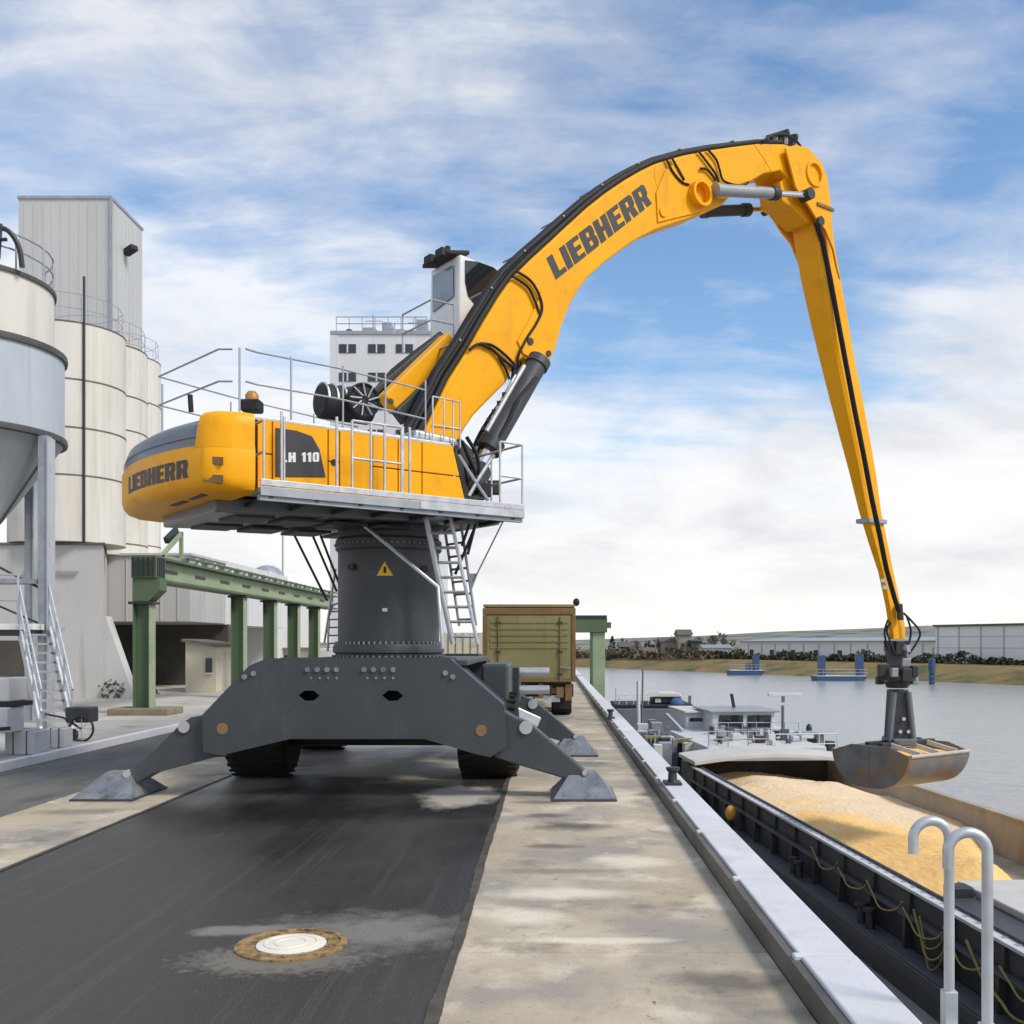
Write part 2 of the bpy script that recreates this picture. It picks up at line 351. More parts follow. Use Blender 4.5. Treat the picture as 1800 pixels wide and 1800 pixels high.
M['shell'] = mat('grab_shell', (.16,.16,.165), (.24,.24,.245), 2.2, (1,1,1), .45, .25, rvar=.1, c3=(.30,.19,.085), s3=1.6, lo3=.5, hi3=.7)
M['grab_rim'] = mat('grab_rim', (.50,.46,.40), (.40,.36,.31), 4, rough=.6)
def grain_mat():
    """yellow grain; the far half lies under pale dust that thins out in patches towards the near end"""
    m = mat('yellow_grain', (.95,.63,.25), (.91,.55,.18), 1.6, (1,.6,1), .95, bump=1.0, bscale=60)
    nt = m.node_tree; N = nt.nodes.new; L = nt.links.new; p = nt.nodes['Principled BSDF']; base = p.inputs['Base Color'].links[0].from_socket
    geo = N('ShaderNodeNewGeometry'); sp = N('ShaderNodeSeparateXYZ'); L(geo.outputs['Position'], sp.inputs[0])
    n = N('ShaderNodeTexNoise'); n.inputs['Scale'].default_value = .45; n.inputs['Detail'].default_value = 5; L(geo.outputs['Position'], n.inputs['Vector'])
    a = N('ShaderNodeMapRange'); a.inputs[1].default_value = 21; a.inputs[2].default_value = 30; a.inputs[3].default_value = -.34; a.inputs[4].default_value = .10; L(sp.outputs[1], a.inputs[0])
    s = N('ShaderNodeMath'); s.operation = 'ADD'; L(n.outputs[0], s.inputs[0]); L(a.outputs[0], s.inputs[1])
    r = N('ShaderNodeMapRange'); r.inputs[1].default_value = .38; r.inputs[2].default_value = .56; r.inputs[4].default_value = .62; L(s.outputs[0], r.inputs[0])
    mx = N('ShaderNodeMix'); mx.data_type = 'RGBA'; L(r.outputs[0], mx.inputs[0]); L(base, mx.inputs[6]); mx.inputs[7].default_value = (.74,.66,.53,1); L(mx.outputs[2], p.inputs['Base Color'])
    return m
M['grain'] = grain_mat()
def water_mat():
    m = bpy.data.materials.new('river_water'); m.use_nodes = True; nt = m.node_tree; N = nt.nodes.new; L = nt.links.new
    p = nt.nodes['Principled BSDF']; p.inputs['Base Color'].default_value = (.30,.31,.30,1); p.inputs['Roughness'].default_value = .22; p.inputs['IOR'].default_value = 1.33
    g = N('ShaderNodeNewGeometry'); mp = N('ShaderNodeMapping'); mp.inputs['Scale'].default_value = (1, .55, 1); mp.inputs['Rotation'].default_value = (0, 0, R(12)); L(g.outputs['Position'], mp.inputs[0])
    n1 = N('ShaderNodeTexNoise'); n1.inputs['Scale'].default_value = 1.6; n1.inputs['Detail'].default_value = 5; L(mp.outputs[0], n1.inputs['Vector'])
    n2 = N('ShaderNodeTexNoise'); n2.inputs['Scale'].default_value = .12; n2.inputs['Detail'].default_value = 3; L(mp.outputs[0], n2.inputs['Vector'])
    ad = N('ShaderNodeMath'); ad.operation = 'MULTIPLY'; L(n1.outputs[0], ad.inputs[0]); L(n2.outputs[0], ad.inputs[1])
    b = N('ShaderNodeBump'); b.inputs['Strength'].default_value = .55; b.inputs['Distance'].default_value = .32; L(ad.outputs[0], b.inputs['Height']); L(b.outputs[0], p.inputs['Normal'])
    return m
M['water'] = water_mat()
class Patches:
    """stains and other painted patches with their own place and shape laid over a material's colour"""
    def __init__(s, m):
        s.nt = m.node_tree; s.p = s.nt.nodes['Principled BSDF']; s.c = s.p.inputs['Base Color'].links[0].from_socket
        s.geo = s.nt.nodes.new('ShaderNodeNewGeometry')
    def mix(s, f, col):
        n = s.nt.nodes.new('ShaderNodeMix'); n.data_type = 'RGBA'; s.nt.links.new(f, n.inputs[0]); s.nt.links.new(s.c, n.inputs[6]); n.inputs[7].default_value = (*col, 1); s.c = n.outputs[2]
    def vec(s, scale, rot=0):
        mp = s.nt.nodes.new('ShaderNodeMapping'); mp.inputs['Scale'].default_value = scale; mp.inputs['Rotation'].default_value = (0, 0, R(rot)); s.nt.links.new(s.geo.outputs['Position'], mp.inputs[0]); return mp.outputs[0]
    def noise(s, vec, sc, dt=6, rough=.6):
        n = s.nt.nodes.new('ShaderNodeTexNoise'); n.inputs['Scale'].default_value = sc; n.inputs['Detail'].default_value = dt; n.inputs['Roughness'].default_value = rough; s.nt.links.new(vec, n.inputs['Vector']); return n.outputs[0]
    def rng(s, f, lo, hi, a=0., b=1.):
        r = s.nt.nodes.new('ShaderNodeMapRange'); s.nt.links.new(f, r.inputs[0])
        for k, v in enumerate((lo, hi, a, b)): r.inputs[k+1].default_value = v
        return r.outputs[0]
    def all_over(s, col, sc, scale, lo, hi, amt, rot=0, dt=6): s.mix(s.rng(s.noise(s.vec(scale, rot), sc, dt), lo, hi, 0, amt), col)
    def blob(s, c, sx, sy, col, amt, lo=1.25, hi=1.75, nscale=1.5, rot=0, nst=(1,1,1)):
        mp = s.nt.nodes.new('ShaderNodeMapping'); mp.vector_type = 'TEXTURE'; s.nt.links.new(s.geo.outputs['Position'], mp.inputs[0])
        mp.inputs['Location'].default_value = (c[0], c[1], 0); mp.inputs['Rotation'].default_value = (0, 0, R(rot)); mp.inputs['Scale'].default_value = (sx, sy, 1)
        ln = s.nt.nodes.new('ShaderNodeVectorMath'); ln.operation = 'LENGTH'; s.nt.links.new(mp.outputs[0], ln.inputs[0])
        a = s.nt.nodes.new('ShaderNodeMath'); a.operation = 'MULTIPLY_ADD'; s.nt.links.new(s.noise(s.vec(nst), nscale, 7, .65), a.inputs[0]); a.inputs[1].default_value = 1.5; s.nt.links.new(ln.outputs['Value'], a.inputs[2])
        f = s.rng(a.outputs[0], lo, hi, amt, 0); s.mix(f, col); return f
    def done(s): s.nt.links.new(s.c, s.p.inputs['Base Color'])
def asphalt_mat():
    """dark rolled asphalt, partly wet: long wheel streaks, pale dust patches round the lid; under the machine dust with puddle reflection and wet stains with its shadow painted in"""
    m = mat('dark_asphalt', (.024,.022,.0195), (.062,.056,.048), .7, (1,.3,1), .46, bump=.4, bscale=70, rvar=.2)
    P = Patches(m)
    P.all_over((.115,.108,.098), 1.3, (5.0,.10,1), .56, .78, .5, 4, 4)
    P.all_over((.16,.15,.135), 1.0, (9.0,.06,1), .66, .76, .4, 14, 3)
    P.all_over((.10,.095,.088), 30, (1,1,1), .58, .72, .45, 0, 3)
    P.all_over((.20,.19,.17), 14, (1,1,1), .74, .78, .5, 0, 2)
    P.blob((-1.25,7.15), .95, .62, (.25,.23,.20), .85, 1.0, 1.72, 4.5)
    P.blob((-1.72,6.5), .75, .42, (.24,.22,.18), .7, 1.2, 1.65, 14.0)
    P.blob((-2.2,7.15), .42, .16, (.25,.23,.21), .8, 1.3, 1.7, 4.0, 10)
    P.blob((-3.4,12.2), 1.7, 1.6, (.009,.009,.009), .95, 1.1, 1.7, 1.2)  # wet stain and the machine's shadow painted together in near-black
    P.blob((-1.6,12.4), 1.3, 1.1, (.010,.010,.0095), .9, 1.1, 1.7, 1.2)  # second dark patch, again wetness with the machine's shadow painted in
    P.blob((-1.15,13.4), .8, 1.2, (.50,.46,.40), .95, 1.2, 1.6, 1.3, 0, (1.4,.8,1))  # this and the next two: pale dust with puddle reflection painted in
    P.blob((-2.4,16.4), 1.9, 1.6, (.52,.48,.42), 1.0, 1.3, 1.75, .9, 0, (.8,1.8,1))
    P.blob((-3.9,21), 2.6, 4.5, (.40,.37,.33), .9, 1.3, 1.85, .7)
    P.blob((-4.3,15.2), .8, 1.6, (.30,.275,.24), .7, 1.2, 1.7, 1.0)
    P.done(); return m
def concrete_mat():
    """weathered cast concrete: broad buff mottling, grey damp streaks, stains and pits"""
    m = mat('beige_concrete', (.41,.345,.245), (.53,.455,.335), .55, (1,1,1), .78, bump=.4, bscale=34, lo=.38, hi=.62)
    P = Patches(m)
    P.all_over((.30,.272,.232), .8, (1,1,1), .46, .60, .85, 0, 8)
    P.all_over((.70,.625,.49), 1.15, (1,.9,1), .54, .66, .8, 20, 9)
    P.all_over((.17,.15,.12), 1.0, (.9,1,1), .585, .70, .8, 3, 9)
    P.all_over((.50,.37,.20), .7, (1,1,1), .56, .70, .4)
    P.all_over((.23,.20,.16), 6, (1,1,1), .58, .70, .55)
    P.all_over((.10,.085,.065), 15, (1,1,1), .70, .735, .9, 0, 2)
    for c, sx, sy, a in (((.15,11.2),.42,.30,.9),((-.08,11.9),.30,.16,.8),((.02,10.1),.30,.14,.75),((1.0,6.05),.32,.22,.8),((.95,5.1),.35,.2,.6),((-.15,12.9),.35,.16,.7),((.1,9.0),.5,.12,.5),((-5.6,12.2),.5,.25,.5),((.6,17),.5,.5,.5)):
        P.blob(c, sx*1.25, sy*1.2, (.105,.092,.076), a, 1.1, 1.75, 2.2)
    for c, sx, sy in (((.2,6.9),.8,.10),((.1,8.2),.7,.25),((.7,9.4),.5,.35),((-.2,7.5),.45,.3)): P.blob(c, sx, sy, (.74,.67,.53), .8, 1.1, 1.7, 1.8)
    P.done(); return m
def weather(key, *layers):
    P = Patches(M[key])
    for l in layers: P.all_over(*l)
    P.done()
weather('coping', ((.34,.33,.31), 18, (1,1,1), .66, .74, .7), ((.40,.39,.37), 2.5, (1,.6,1), .56, .74, .5))
weather('galv', ((.26,.25,.24), 6, (1,1,.4), .58, .74, .6))
weather('coam', ((.11,.095,.08), 2.0, (1,1,.4), .56, .72, .6))
weather('hold', ((.22,.18,.13), 1.2, (1,1,.3), .52, .72, .6), ((.58,.48,.34), .8, (1,1,.6), .54, .70, .6))
weather('yellow', ((.46,.23,.025), 1.1, (1.6,1.6,.30), .58, .80, .55), ((.30,.20,.09), 6.0, (1,1,.5), .66, .80, .5))
weather('cream', ((.43,.385,.31), 1.0, (2.6,2.6,.10), .52, .74, .65), ((.34,.30,.24), .5, (1,1,.5), .58, .76, .4))
weather('tower', ((.40,.395,.37), .9, (2.2,2.2,.06), .52, .76, .5))
weather('render', ((.30,.285,.25), 1.1, (2.2,2.2,.14), .55, .76, .7))
weather('hall', ((.46,.455,.44), .9, (1.8,1.8,.10), .56, .78, .5))
weather('hall_grey', ((.30,.29,.275), 1.0, (2.2,2.2,.12), .54, .76, .6))
weather('bluegrey', ((.27,.29,.30), 1.2, (3,3,.10), .56, .76, .5))
weather('cone', ((.20,.21,.215), 1.2, (3,3,.15), .54, .76, .5))
weather('dark_grey', ((.115,.11,.10), 1.3, (1.2,1.2,.5), .56, .74, .55), ((.13,.125,.115), 9.0, (1,1,1), .66, .76, .6), ((.16,.09,.045), 3.5, (1,1,.6), .70, .78, .5))
weather('green', ((.16,.145,.09), 2.0, (1.5,1.5,.25), .58, .74, .6), ((.17,.11,.055), 7, (1,1,1), .68, .76, .6))
weather('olive', ((.13,.11,.055), 1.6, (1.5,1.5,.3), .54, .74, .6), ((.32,.29,.18), 5, (1,1,1), .66, .76, .5))
weather('foot', ((.10,.085,.07), 4, (1,1,1), .56, .70, .7), ((.42,.42,.41), 10, (1,1,1), .66, .74, .7))
M['slab'] = concrete_mat()
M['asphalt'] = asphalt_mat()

# ------------------------------------------------------------------ setting: ground, quay, river, banks
st = dict(kind='structure')
MB().add([(-900,-120,-.05),(1.2,-120,-.05),(1.2,700,-.05),(-900,700,-.05)], [(0,1,2,3)]).build('ground', M['ground'], **st)
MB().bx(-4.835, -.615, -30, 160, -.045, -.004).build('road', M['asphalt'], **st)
MB().bx(-8.60, -6.355, -30, 160, -.045, -.012).build('side_road', M['asphalt_side'], **st)
# concrete strips: single cast slabs with open joints
def slab_strip(name, x0, x1, first, length, n, seed):
    rnd = random.Random(seed); o = bpy.data.objects.new(name, None); COL.objects.link(o); o['kind'] = 'structure'; o.location = (x0, 0, 0)
    proto = None
    for i in range(n):
        y = first+i*length
        if proto is None:
            proto = MB().bx(x0, x1, 0, length-.022, -.045, 0).build('slab', M['slab'], o, bevel=.006); q = proto
        else: q = proto.copy(); COL.objects.link(q)
        q.location = (0, y, rnd.uniform(-.003, .002))
    return o
slab_strip('quay_pavement', -.605, 1.405, -8.35, 5.0, 30, 1)
slab_strip('pavement', -6.345, -4.845, -7.1, 5.0, 26, 2)
# ragged tar seam where the lane meets the concrete
rs_ = random.Random(8); rd_ = bpy.data.objects['road']
for xs_, am in ((-.612, 1.0), (-4.838, .5)):
    mb = MB(); ph = [rs_.uniform(0, 6) for _ in range(6)]
    nz = lambda y, k: (math.sin(1.3*y+ph[k])+.7*math.sin(3.7*y+ph[k+1])+.5*math.sin(9.1*y+ph[k+2]))/2.2
    for i_ in range(900):
        y = 2+i_*.045; a = xs_-.022-.020*am*(1+nz(y, 0))-rs_.random()*.006; b = xs_+.010+.010*am*(1+nz(y, 3))+rs_.random()*.005
        mb.v += [Vector((a, y, .0035)), Vector((b, y, .0035))]
    for i_ in range(899): mb.f.append((2*i_, 2*i_+1, 2*i_+3, 2*i_+2))
    mb.build('tar_seam', M['tar'], rd_, recalc=False)
# raised quay edge of coping blocks with a dark steel angle along the inner side
q = bpy.data.objects.new('quay_edge', None); COL.objects.link(q); q['kind'] = 'structure'; q.location = (1.47, 0, 0)
MB().bx(1.41, 1.468, -12, 150, -.05, .142).build('edge_angle', M['edge_steel'], q)
cb = None
for i in range(76):
    if cb is None: cb = MB().bx(1.472, 1.80, 0, 1.985, -.05, .165).build('coping_block', M['coping'], q, bevel=.012); o = cb
    else: o = cb.copy(); COL.objects.link(o)
    o.location = (0, -9.95+2.0*i, random.uniform(-.003, .003))
jb = None
for i in range(30):
    if jb is None: jb = MB().bx(1.43, 1.49, -.035, .035, .13, .169).build('joint_clip', M['coping'], q, bevel=.01); o = jb
    else: o = jb.copy(); COL.objects.link(o)
    o.location = (0, -3.96+2.0*i, 0)
MB().bx(1.20, 1.79, -12, 150, -7, -.055).build('quay_wall', M['edge_steel'], **st)
# river
MB().add([(1.5,-60,-4.0),(900,-60,-4.0),(900,900,-4.0),(-80,900,-4.0),(-80,160,-4.0),(1.5,160,-4.0)], [(0,1,2,3,4,5)]).build('river', M['water'], **st)
# far bank: sloping grass edge, level land behind, running diagonally away
BA = Vector((67.5, 146, 0)); BD = Vector((-.4685, .8835, 0)); BN = Vector((.8835, .4685, 0))
def bank(t, off, z=0.0): return BA+BD*t+BN*off+Vector((0, 0, z))
mb = MB(); ts = [-190, -120, -80, -40, -10, 10, 30, 50, 70, 90, 115, 150, 200, 260, 330, 420]
prof = [(-1.5, -4.6), (0, -4.0), (4, -2.9), (9, -1.75), (15, -1.45), (60, -1.3), (300, -1.0), (1500, 0.5), (3500, 1.6)]
rb = random.Random(3)
rows = [[bank(t, off+(rb.uniform(-.5, .5) if 0 <= off < 12 else 0), z+(rb.uniform(-.12, .12) if -4 < z < -1.5 else 0)) for off, z in prof] for t in ts]
vs = [p for r in rows for p in r]; k = len(prof)
mb.add(vs, [(i*k+j, i*k+j+1, (i+1)*k+j+1, (i+1)*k+j) for i in range(len(ts)-1) for j in range(k-1)]).build('far_bank', M['grassbank'], **st)
# long low hills behind
mb = MB(); rh = random.Random(5)
xs = [-900+i*60 for i in range(50)]
def ridge(x):
    b = 5+9*math.exp(-((x-300)/140)**2)+8*math.exp(-((x-520)/260)**2)+2*math.sin(x*.013)+1.2*math.sin(x*.05)
    return b
for j, (y, f) in enumerate(((640, -.6), (760, .75), (900, 1.15), (1500, .9))):
    for x in xs: mb.v.append(Vector((x*(1+.0004*(y-640)), y, -2+ridge(x)*max(f, 0)+rh.uniform(-.3, .3)*(f > 0))))
n = len(xs)
for j in range(3):
    for i in range(n-1): mb.f.append((j*n+i, j*n+i+1, (j+1)*n+i+1, (j+1)*n+i))
mb.build('hills', M['hill'], smooth=60, **st)
# left yard: raised paving behind a white kerb
MB().bx(-60, -8.76, -30, 140, -.045, .095).build('yard_paving', M['yard'], **st)
kq = bpy.data.objects.new('kerb', None); COL.objects.link(kq); kq['kind'] = 'structure'; kq.location = (-8.7, 0, 0)
kb = None
for i in range(60):
    if kb is None: kb = MB().bx(-8.755, -8.605, 0, .99, -.045, .125).build('kerb_stone', M['white_kerb'], kq, bevel=.012); o = kb
    else: o = kb.copy(); COL.objects.link(o)
    o.location = (0, 5+i, random.uniform(-.004, .004))

# ------------------------------------------------------------------ things on the quay
# manhole
mh = thing('manhole_cover', (-1.722, 6.80, 0), 'rusty round manhole with pale bright centre in the dark asphalt', 'manhole')
c = (-1.722, 6.80, -.03)
MB().lathe([(.365,0),(.365,.038),(.32,.044),(.315,.034),(.235,.034),(.232,0)], c, n=48).build('frame_ring', M['manhole_rust'], mh, smooth=30)
MB().lathe([(.228,0),(.228,.038),(.215,.043),(0.0,.043)], c, n=40).build('lid', M['manhole_core'], mh, smooth=30)
MB().lathe([(.236,.004),(0,.005)], c, n=32).build('gap_shadow', M['black'], mh)
for r_ in (.10, .17): MB().lathe([(r_-.006,.04),(r_-.006,.048),(r_+.006,.048),(r_+.006,.04)], c, n=40).build('lid_ring', M['manhole_core'], mh, smooth=30)
for i in range(12):
    a = 2*PI*i/12; p = Vector((c[0]+.275*math.cos(a), c[1]+.275*math.sin(a), .003)); MB().bx(p.x-.022, p.x+.022, p.y-.022, p.y+.022, .0, .012).build('stud', M['manhole_rust'], mh)
# small mooring fittings on the coping
def fitting(px, py, lab):
    Y = 1800*(CAMZ-.165)/(py-1131); x = (px-968)*Y/1800
    t = thing('mooring_cleat', (x, Y, .165), lab, 'cleat', 'mooring cleats on the quay edge')
    MB().bx(x-.11, x+.11, Y-.16, Y+.16, .166, .20).build('base_plate', M['dark'], t, bevel=.008)
    MB().lathe([(.07,.03),(.055,.06),(.05,.16),(.09,.19),(.09,.225),(.0,.235)], (x, Y-.06, .166), n=14).build('post', M['dark'], t, smooth=40)
    MB().lathe([(.05,.03),(.045,.14),(.07,.17),(.0,.19)], (x, Y+.09, .166), n=14).build('post', M['dark'], t, smooth=40)
fitting(1182, 1378, 'dark mooring cleat on the pale quay edge beside the barge hold, the nearer one')
fitting(1073, 1263, 'dark mooring cleat on the quay edge near the green dock post, the farther one')
# quay ladder with two cane-shaped handholds
X = 2.0
lad = thing('quay_ladder', (X, 4.92, -4.0), 'galvanised quay ladder with two curved tubular handholds beside the barge', 'ladder')
for Y, top in ((5.14, 1.11), (4.69, 1.135)):
    r = .09; pts = [(X, Y, -4.3), (X, Y, -.4), (X, Y, top-r)]
    pts += [(X-r+r*math.cos(a), Y, top-r+r*math.sin(a)) for a in [PI*i/12 for i in range(1, 12)]]
    pts += [(X-2*r, Y, top-r), (X-2*r, Y, top-r-.075)]
    MB().tube(pts, .0255, 14).build('handhold', M['galv'], lad, smooth=50)
    MB().bx(X-.035, X+.035, Y-.03, Y+.03, .0, .26).build('clamp', M['galv'], lad, bevel=.006)
    MB().bx(1.80, X-.036, Y-.008, Y+.008, -.12, .05).build('bracket', M['galv'], lad, bevel=.003)
for i in range(13):
    MB().bx(X-.025, X+.045, 4.72, 5.11, .07-.3*i, .10-.3*i).build('rung', M['galv'], lad, bevel=.004)

# ------------------------------------------------------------------ green column runway on the left yard
gx = -10.96
grw = thing('craneway', (gx, 27.6, .1), 'green steel overhead beam on a row of green columns beside the grey halls', 'crane runway')
cols = [27.6, 36.0, 40.0, 43.7, 47.5]
for i, Y in enumerate(cols):
    w = .20; mb = MB()
    tp_ = 3.05 if i == 0 else 3.60
    mb.bx(gx-w, gx+w, Y-.03, Y+.03, .22, tp_)
    mb.bx(gx-w-.03, gx-w, Y-.2, Y+.2, .22, tp_)
    co = mb.build('column', M['green'], grw, bevel=.008)
    MB().bx(gx+w, gx+w+.035, Y-.2, Y+.2, .22, tp_).build('flange', M['green_pale'], co, bevel=.008)
    MB().bx(gx-.33, gx+.33, Y-.26, Y+.26, tp_+.002, tp_+.07).build('cap_plate', M['dark'], co)
MB().prism([(gx-.22,27.36,3.125),(gx+.22,27.36,3.125),(gx+.52,27.36,3.42),(gx+.52,27.36,3.74),(gx-.22,27.36,3.74)], (0,.5,0)).build('haunch', M['green'], grw, bevel=.01)
MB().bx(gx-.24, gx+.45, 27.32, 27.95, 3.745, 4.36).build('end_block', M['green'], grw, bevel=.02)
mb = MB()
for i in range(5): mb.bx(gx-.19+.135*i, gx-.15+.135*i, 27.26, 27.317, 3.80, 4.3)
for i in range(4): mb.bx(gx+.453, gx+.48, 27.35+.14*i, 27.42+.14*i, 3.8, 4.3)
mb.build('stiffener', M['dark'], grw)
MB().bx(gx+.08, gx+.14, 27.96, 51, 3.76, 4.28).build('web_plate', M['green_pale'], grw)
mb = MB(); mb.bx(gx-.3, gx+.36, 27.96, 51, 4.285, 4.36); mb.bx(gx-.3, gx+.36, 27.96, 51, 3.68, 3.755); mb.build('beam_flange', M['green'], grw, bevel=.01)
for i in range(9):
    Y = 29.2+i*2.4
    MB().bx(gx+.142, gx+.16, Y-.45, Y+.45, 3.98, 4.07).build('web_slot', M['dark'], grw)
for i in range(26):
    Y = 30.2+i*.8
    mb = MB(); mb.bx(gx-.28, gx+.34, Y-.09, Y+.09, 4.362, 4.45); mb.cyl((gx-.2, Y, 4.5), (gx+.3, Y, 4.5), .06, 8); mb.build('roller', M['cream'] if i % 2 else M['galv_dull'], grw)
MB().bx(gx+.3, gx+.36, 30, 51, 4.46, 4.52).build('guide_rail', M['green'], grw)
mb = MB(); mb.bar((gx+.1,28.4,4.36),(gx+.1,30.1,5.22),.1,.1); mb.bar((gx+.1,30.1,4.36),(gx+.1,30.1,5.28),.1,.1); mb.bar((gx+.1,28.4,4.42),(gx+.1,30.1,4.42),.1,.1)
mb.build('end_frame', M['green_pale'], grw)
MB().bar((gx-.12,29.5,4.95),(gx-.02,30.05,5.32),.16,.2).build('buffer', M['dark'], grw, bevel=.03)
MB().bx(gx-.75, gx+.85, 27.0, 28.2, .097, .27).build('footing', M['footing'], grw, bevel=.02)
for Y in cols[1:]: MB().bx(gx-.5, gx+.5, Y-.5, Y+.5, .097, .24).build('footing', M['footing'], grw, bevel=.02)

# dock post standing at the quay edge beyond the trailer
Y = 58.0; x0, x1 = at(1041,1150,Y).x, at(1063,1150,Y).x
dp = thing('dock_gantry_post', ((x0+x1)/2, Y, -4), 'pale green gantry post with dark green head at the water beyond the trailer', 'gantry')
MB().bx(x0, x1, Y-.3, Y+.3, -5, at(0,1112,Y).z).build('post', M['green_pale'], dp, bevel=.02)
MB().bx(x0-.12, x0-.005, Y-.35, Y+.35, -5, at(0,1112,Y).z).build('flange', M['green'], dp)
MB().bx(at(1008,0,Y).x, x1+.12, Y-.45, Y+.45, at(0,1112,Y).z+.003, at(0,1087,Y).z).build('head_beam', M['green'], dp, bevel=.02)
MB().bx(at(1006,0,Y).x, x1+.1, Y-.5, Y+.5, at(0,1087,Y).z+.003, at(0,1082,Y).z).build('top_flange', M['dark'], dp)
MB().bx(x1+.123, x1+.35, Y-.3, Y+.3, at(0,1104,Y).z, at(0,1094,Y).z).build('end_box', M['green'], dp, bevel=.02)

# ------------------------------------------------------------------ trailer seen from behind
ty = 27.5; tx0, tx1 = -1.83, .67; zt, zb = 3.05, 1.02
tr = thing('truck_trailer', (-.58, ty, 0), 'olive tipping trailer with rust brown frame seen from behind on the quay', 'trailer')
MB().bx(tx0+.05, tx1-.05, ty+.06, ty+7.6, zb, zt-.08).build('side_body', M['olive'], tr, bevel=.03)
tg = MB().bx(tx0+.12, tx1-.12, ty, ty+.05, zb+.05, zt-.30).build('tailgate', M['olive'], tr)
for i in range(5):
    z = zt-.46-i*.17; MB().bx(tx0+.2, tx1-.2, ty-.02, ty-.002, z-.05, z+.05).build('rib', M['olive'], tg, bevel=.02)
MB().bx(tx0, tx1, ty-.02, ty+.055, zt-.28, zt-.10).build('top_beam', M['rust'], tr, bevel=.012)
MB().bx(tx0+.02, tx1-.02, ty-.01, ty+7.6, zt-.078, zt+.0).build('top_rail', M['olive'], tr, bevel=.012)
for x in (tx0, tx1-.11): MB().bx(x, x+.11, ty-.022, ty+.053, zb-.05, zt-.285).build('corner_post', M['rust'], tr, bevel=.012)
MB().bx(tx0+.115, tx1-.115, ty-.015, ty+.05, zb-.06, zb+.045).build('sill', M['rust'], tr, bevel=.01)
for x in (tx0+.42, tx1-.42):
    lb = MB().tube([(x, ty-.03, zb-.02), (x, ty-.03, zt-.34)], .022, 8).build('locking_bar', M['rust'], tr, smooth=60)
    for z in (zb+.15, zb+.75, zt-.5): MB().bx(x-.06, x+.06, ty-.05, ty-.002, z-.03, z+.03).build('bar_guide', M['dark'], lb)
    MB().bar((x, ty-.05, zb+.35), (x+.28, ty-.05, zb+.33), .03, .03).build('bar_handle', M['galv_dull'], lb)
rt_ = random.Random(31)
for i in range(9): x_ = tx0+.3+i*.24; MB().bx(x_, x_+rt_.uniform(.1,.2), ty+.05, ty+rt_.uniform(.1,.3), rt_.uniform(.45,.7), rt_.uniform(.8,.93)).build('underrun_part', M['rust' if i % 3 else 'dark'], tr, bevel=.01)
MB().sph((tx1+.02, ty+.1, zt+.06), .09, sc=(1,1,1.2)).build('camera_knob', M['black'], tr, smooth=60)
for k, (px, m) in enumerate(((885,'lamp_orange'),(945,'lamp_orange'),(985,'lamp_red'))):
    p = at(px, 1222, ty+.2); MB().bx(p.x-.25, p.x+.2, ty+.15, ty+.3, .64, .80).build('tail_light', M[m], tr, bevel=.02)
MB().bx(tx0+.2, tx1-.05, ty+.31, ty+.45, .55, .9).build('bumper', M['dark'], tr, bevel=.02)
MB().bx(tx0+.15, tx1-.15, ty+.2, ty+7.4, .9, 1.0).build('chassis', M['dark'], tr)
MB().bx(-.2, .25, ty+.12, ty+.14, .42, .6).build('licence_plate', M['boat_white'], tr)
for yy in (1.3, 2.6, 3.9):
    for x in (tx0+.05, tx1-.65):
        w = MB().lathe([(.2,0),(.46,.0),(.5,.06),(.5,.5),(.46,.56),(.2,.56)], (x, ty+yy, .5), (1,0,0), 24).build('wheel', M['tyre'], tr, smooth=40)
        MB().lathe([(.19,.08),(.19,.46)], (x, ty+yy, .5), (1,0,0), 16).build('rim', M['cyl_grey'], w)
for x in (tx0+.1, tx1-.6): MB().bx(x, x+.5, ty+.6, ty+.62, .2, .75).build('mudflap', M['black'], tr)
MB().bx(tx0+.1, tx1-.1, ty+9.3, ty+11.2, .6, 3.0).build('truck_cab', M['boat_white'], tr, bevel=.1)

# ------------------------------------------------------------------ left: hopper silo on legs with platform and stair
hx, hy = -13.28, 23.0
hs = thing('hopper_silo', (hx, hy, .1), 'blue grey round hopper silo on steel legs at the left edge', 'silo')
MB().lathe([(1.92,8.62),(1.92,10.06),(1.86,10.12),(.9,10.45),(.3,10.55),(0,10.55)], (hx,hy,0), n=56).build('cream_drum', M['cream'], hs, smooth=30)
MB().lathe([(1.93,9.98),(1.97,9.98),(1.97,10.07),(1.93,10.07)], (hx,hy,0), n=56).build('roof_rim', M['band'], hs, smooth=30)
MB().lathe([(2.14,6.66),(2.14,8.5)], (hx,hy,0), n=56).build('shell', M['bluegrey'], hs, smooth=30)
for z0, z1 in ((8.47,8.61),(6.56,6.69)): MB().lathe([(2.1,z0),(2.20,z0),(2.215,(z0+z1)/2),(2.20,z1),(2.1,z1)], (hx,hy,0), n=56).build('band_ring', M['band'], hs, smooth=40)
MB().lathe([(2.10,6.55),(.42,4.15),(.42,3.7),(.0,3.7)], (hx,hy,0), n=48).build('cone', M['cone'], hs, smooth=40)
for i in range(7):
    a = -.1+2*PI*i/14; MB().tube([(hx+1.9*math.cos(a-1.7), hy+1.9*math.sin(a-1.7), 10.05), (hx+1.9*math.cos(a-1.7), hy+1.9*math.sin(a-1.7), 10.85)], .022).build('rail_post', M['galv_dull'], hs)
for z in (10.5, 10.85): MB().tube([(hx+1.9*math.cos(.21*i-2.2), hy+1.9*math.sin(.21*i-2.2), z) for i in range(16)], .022).build('roof_rail', M['galv_dull'], hs)
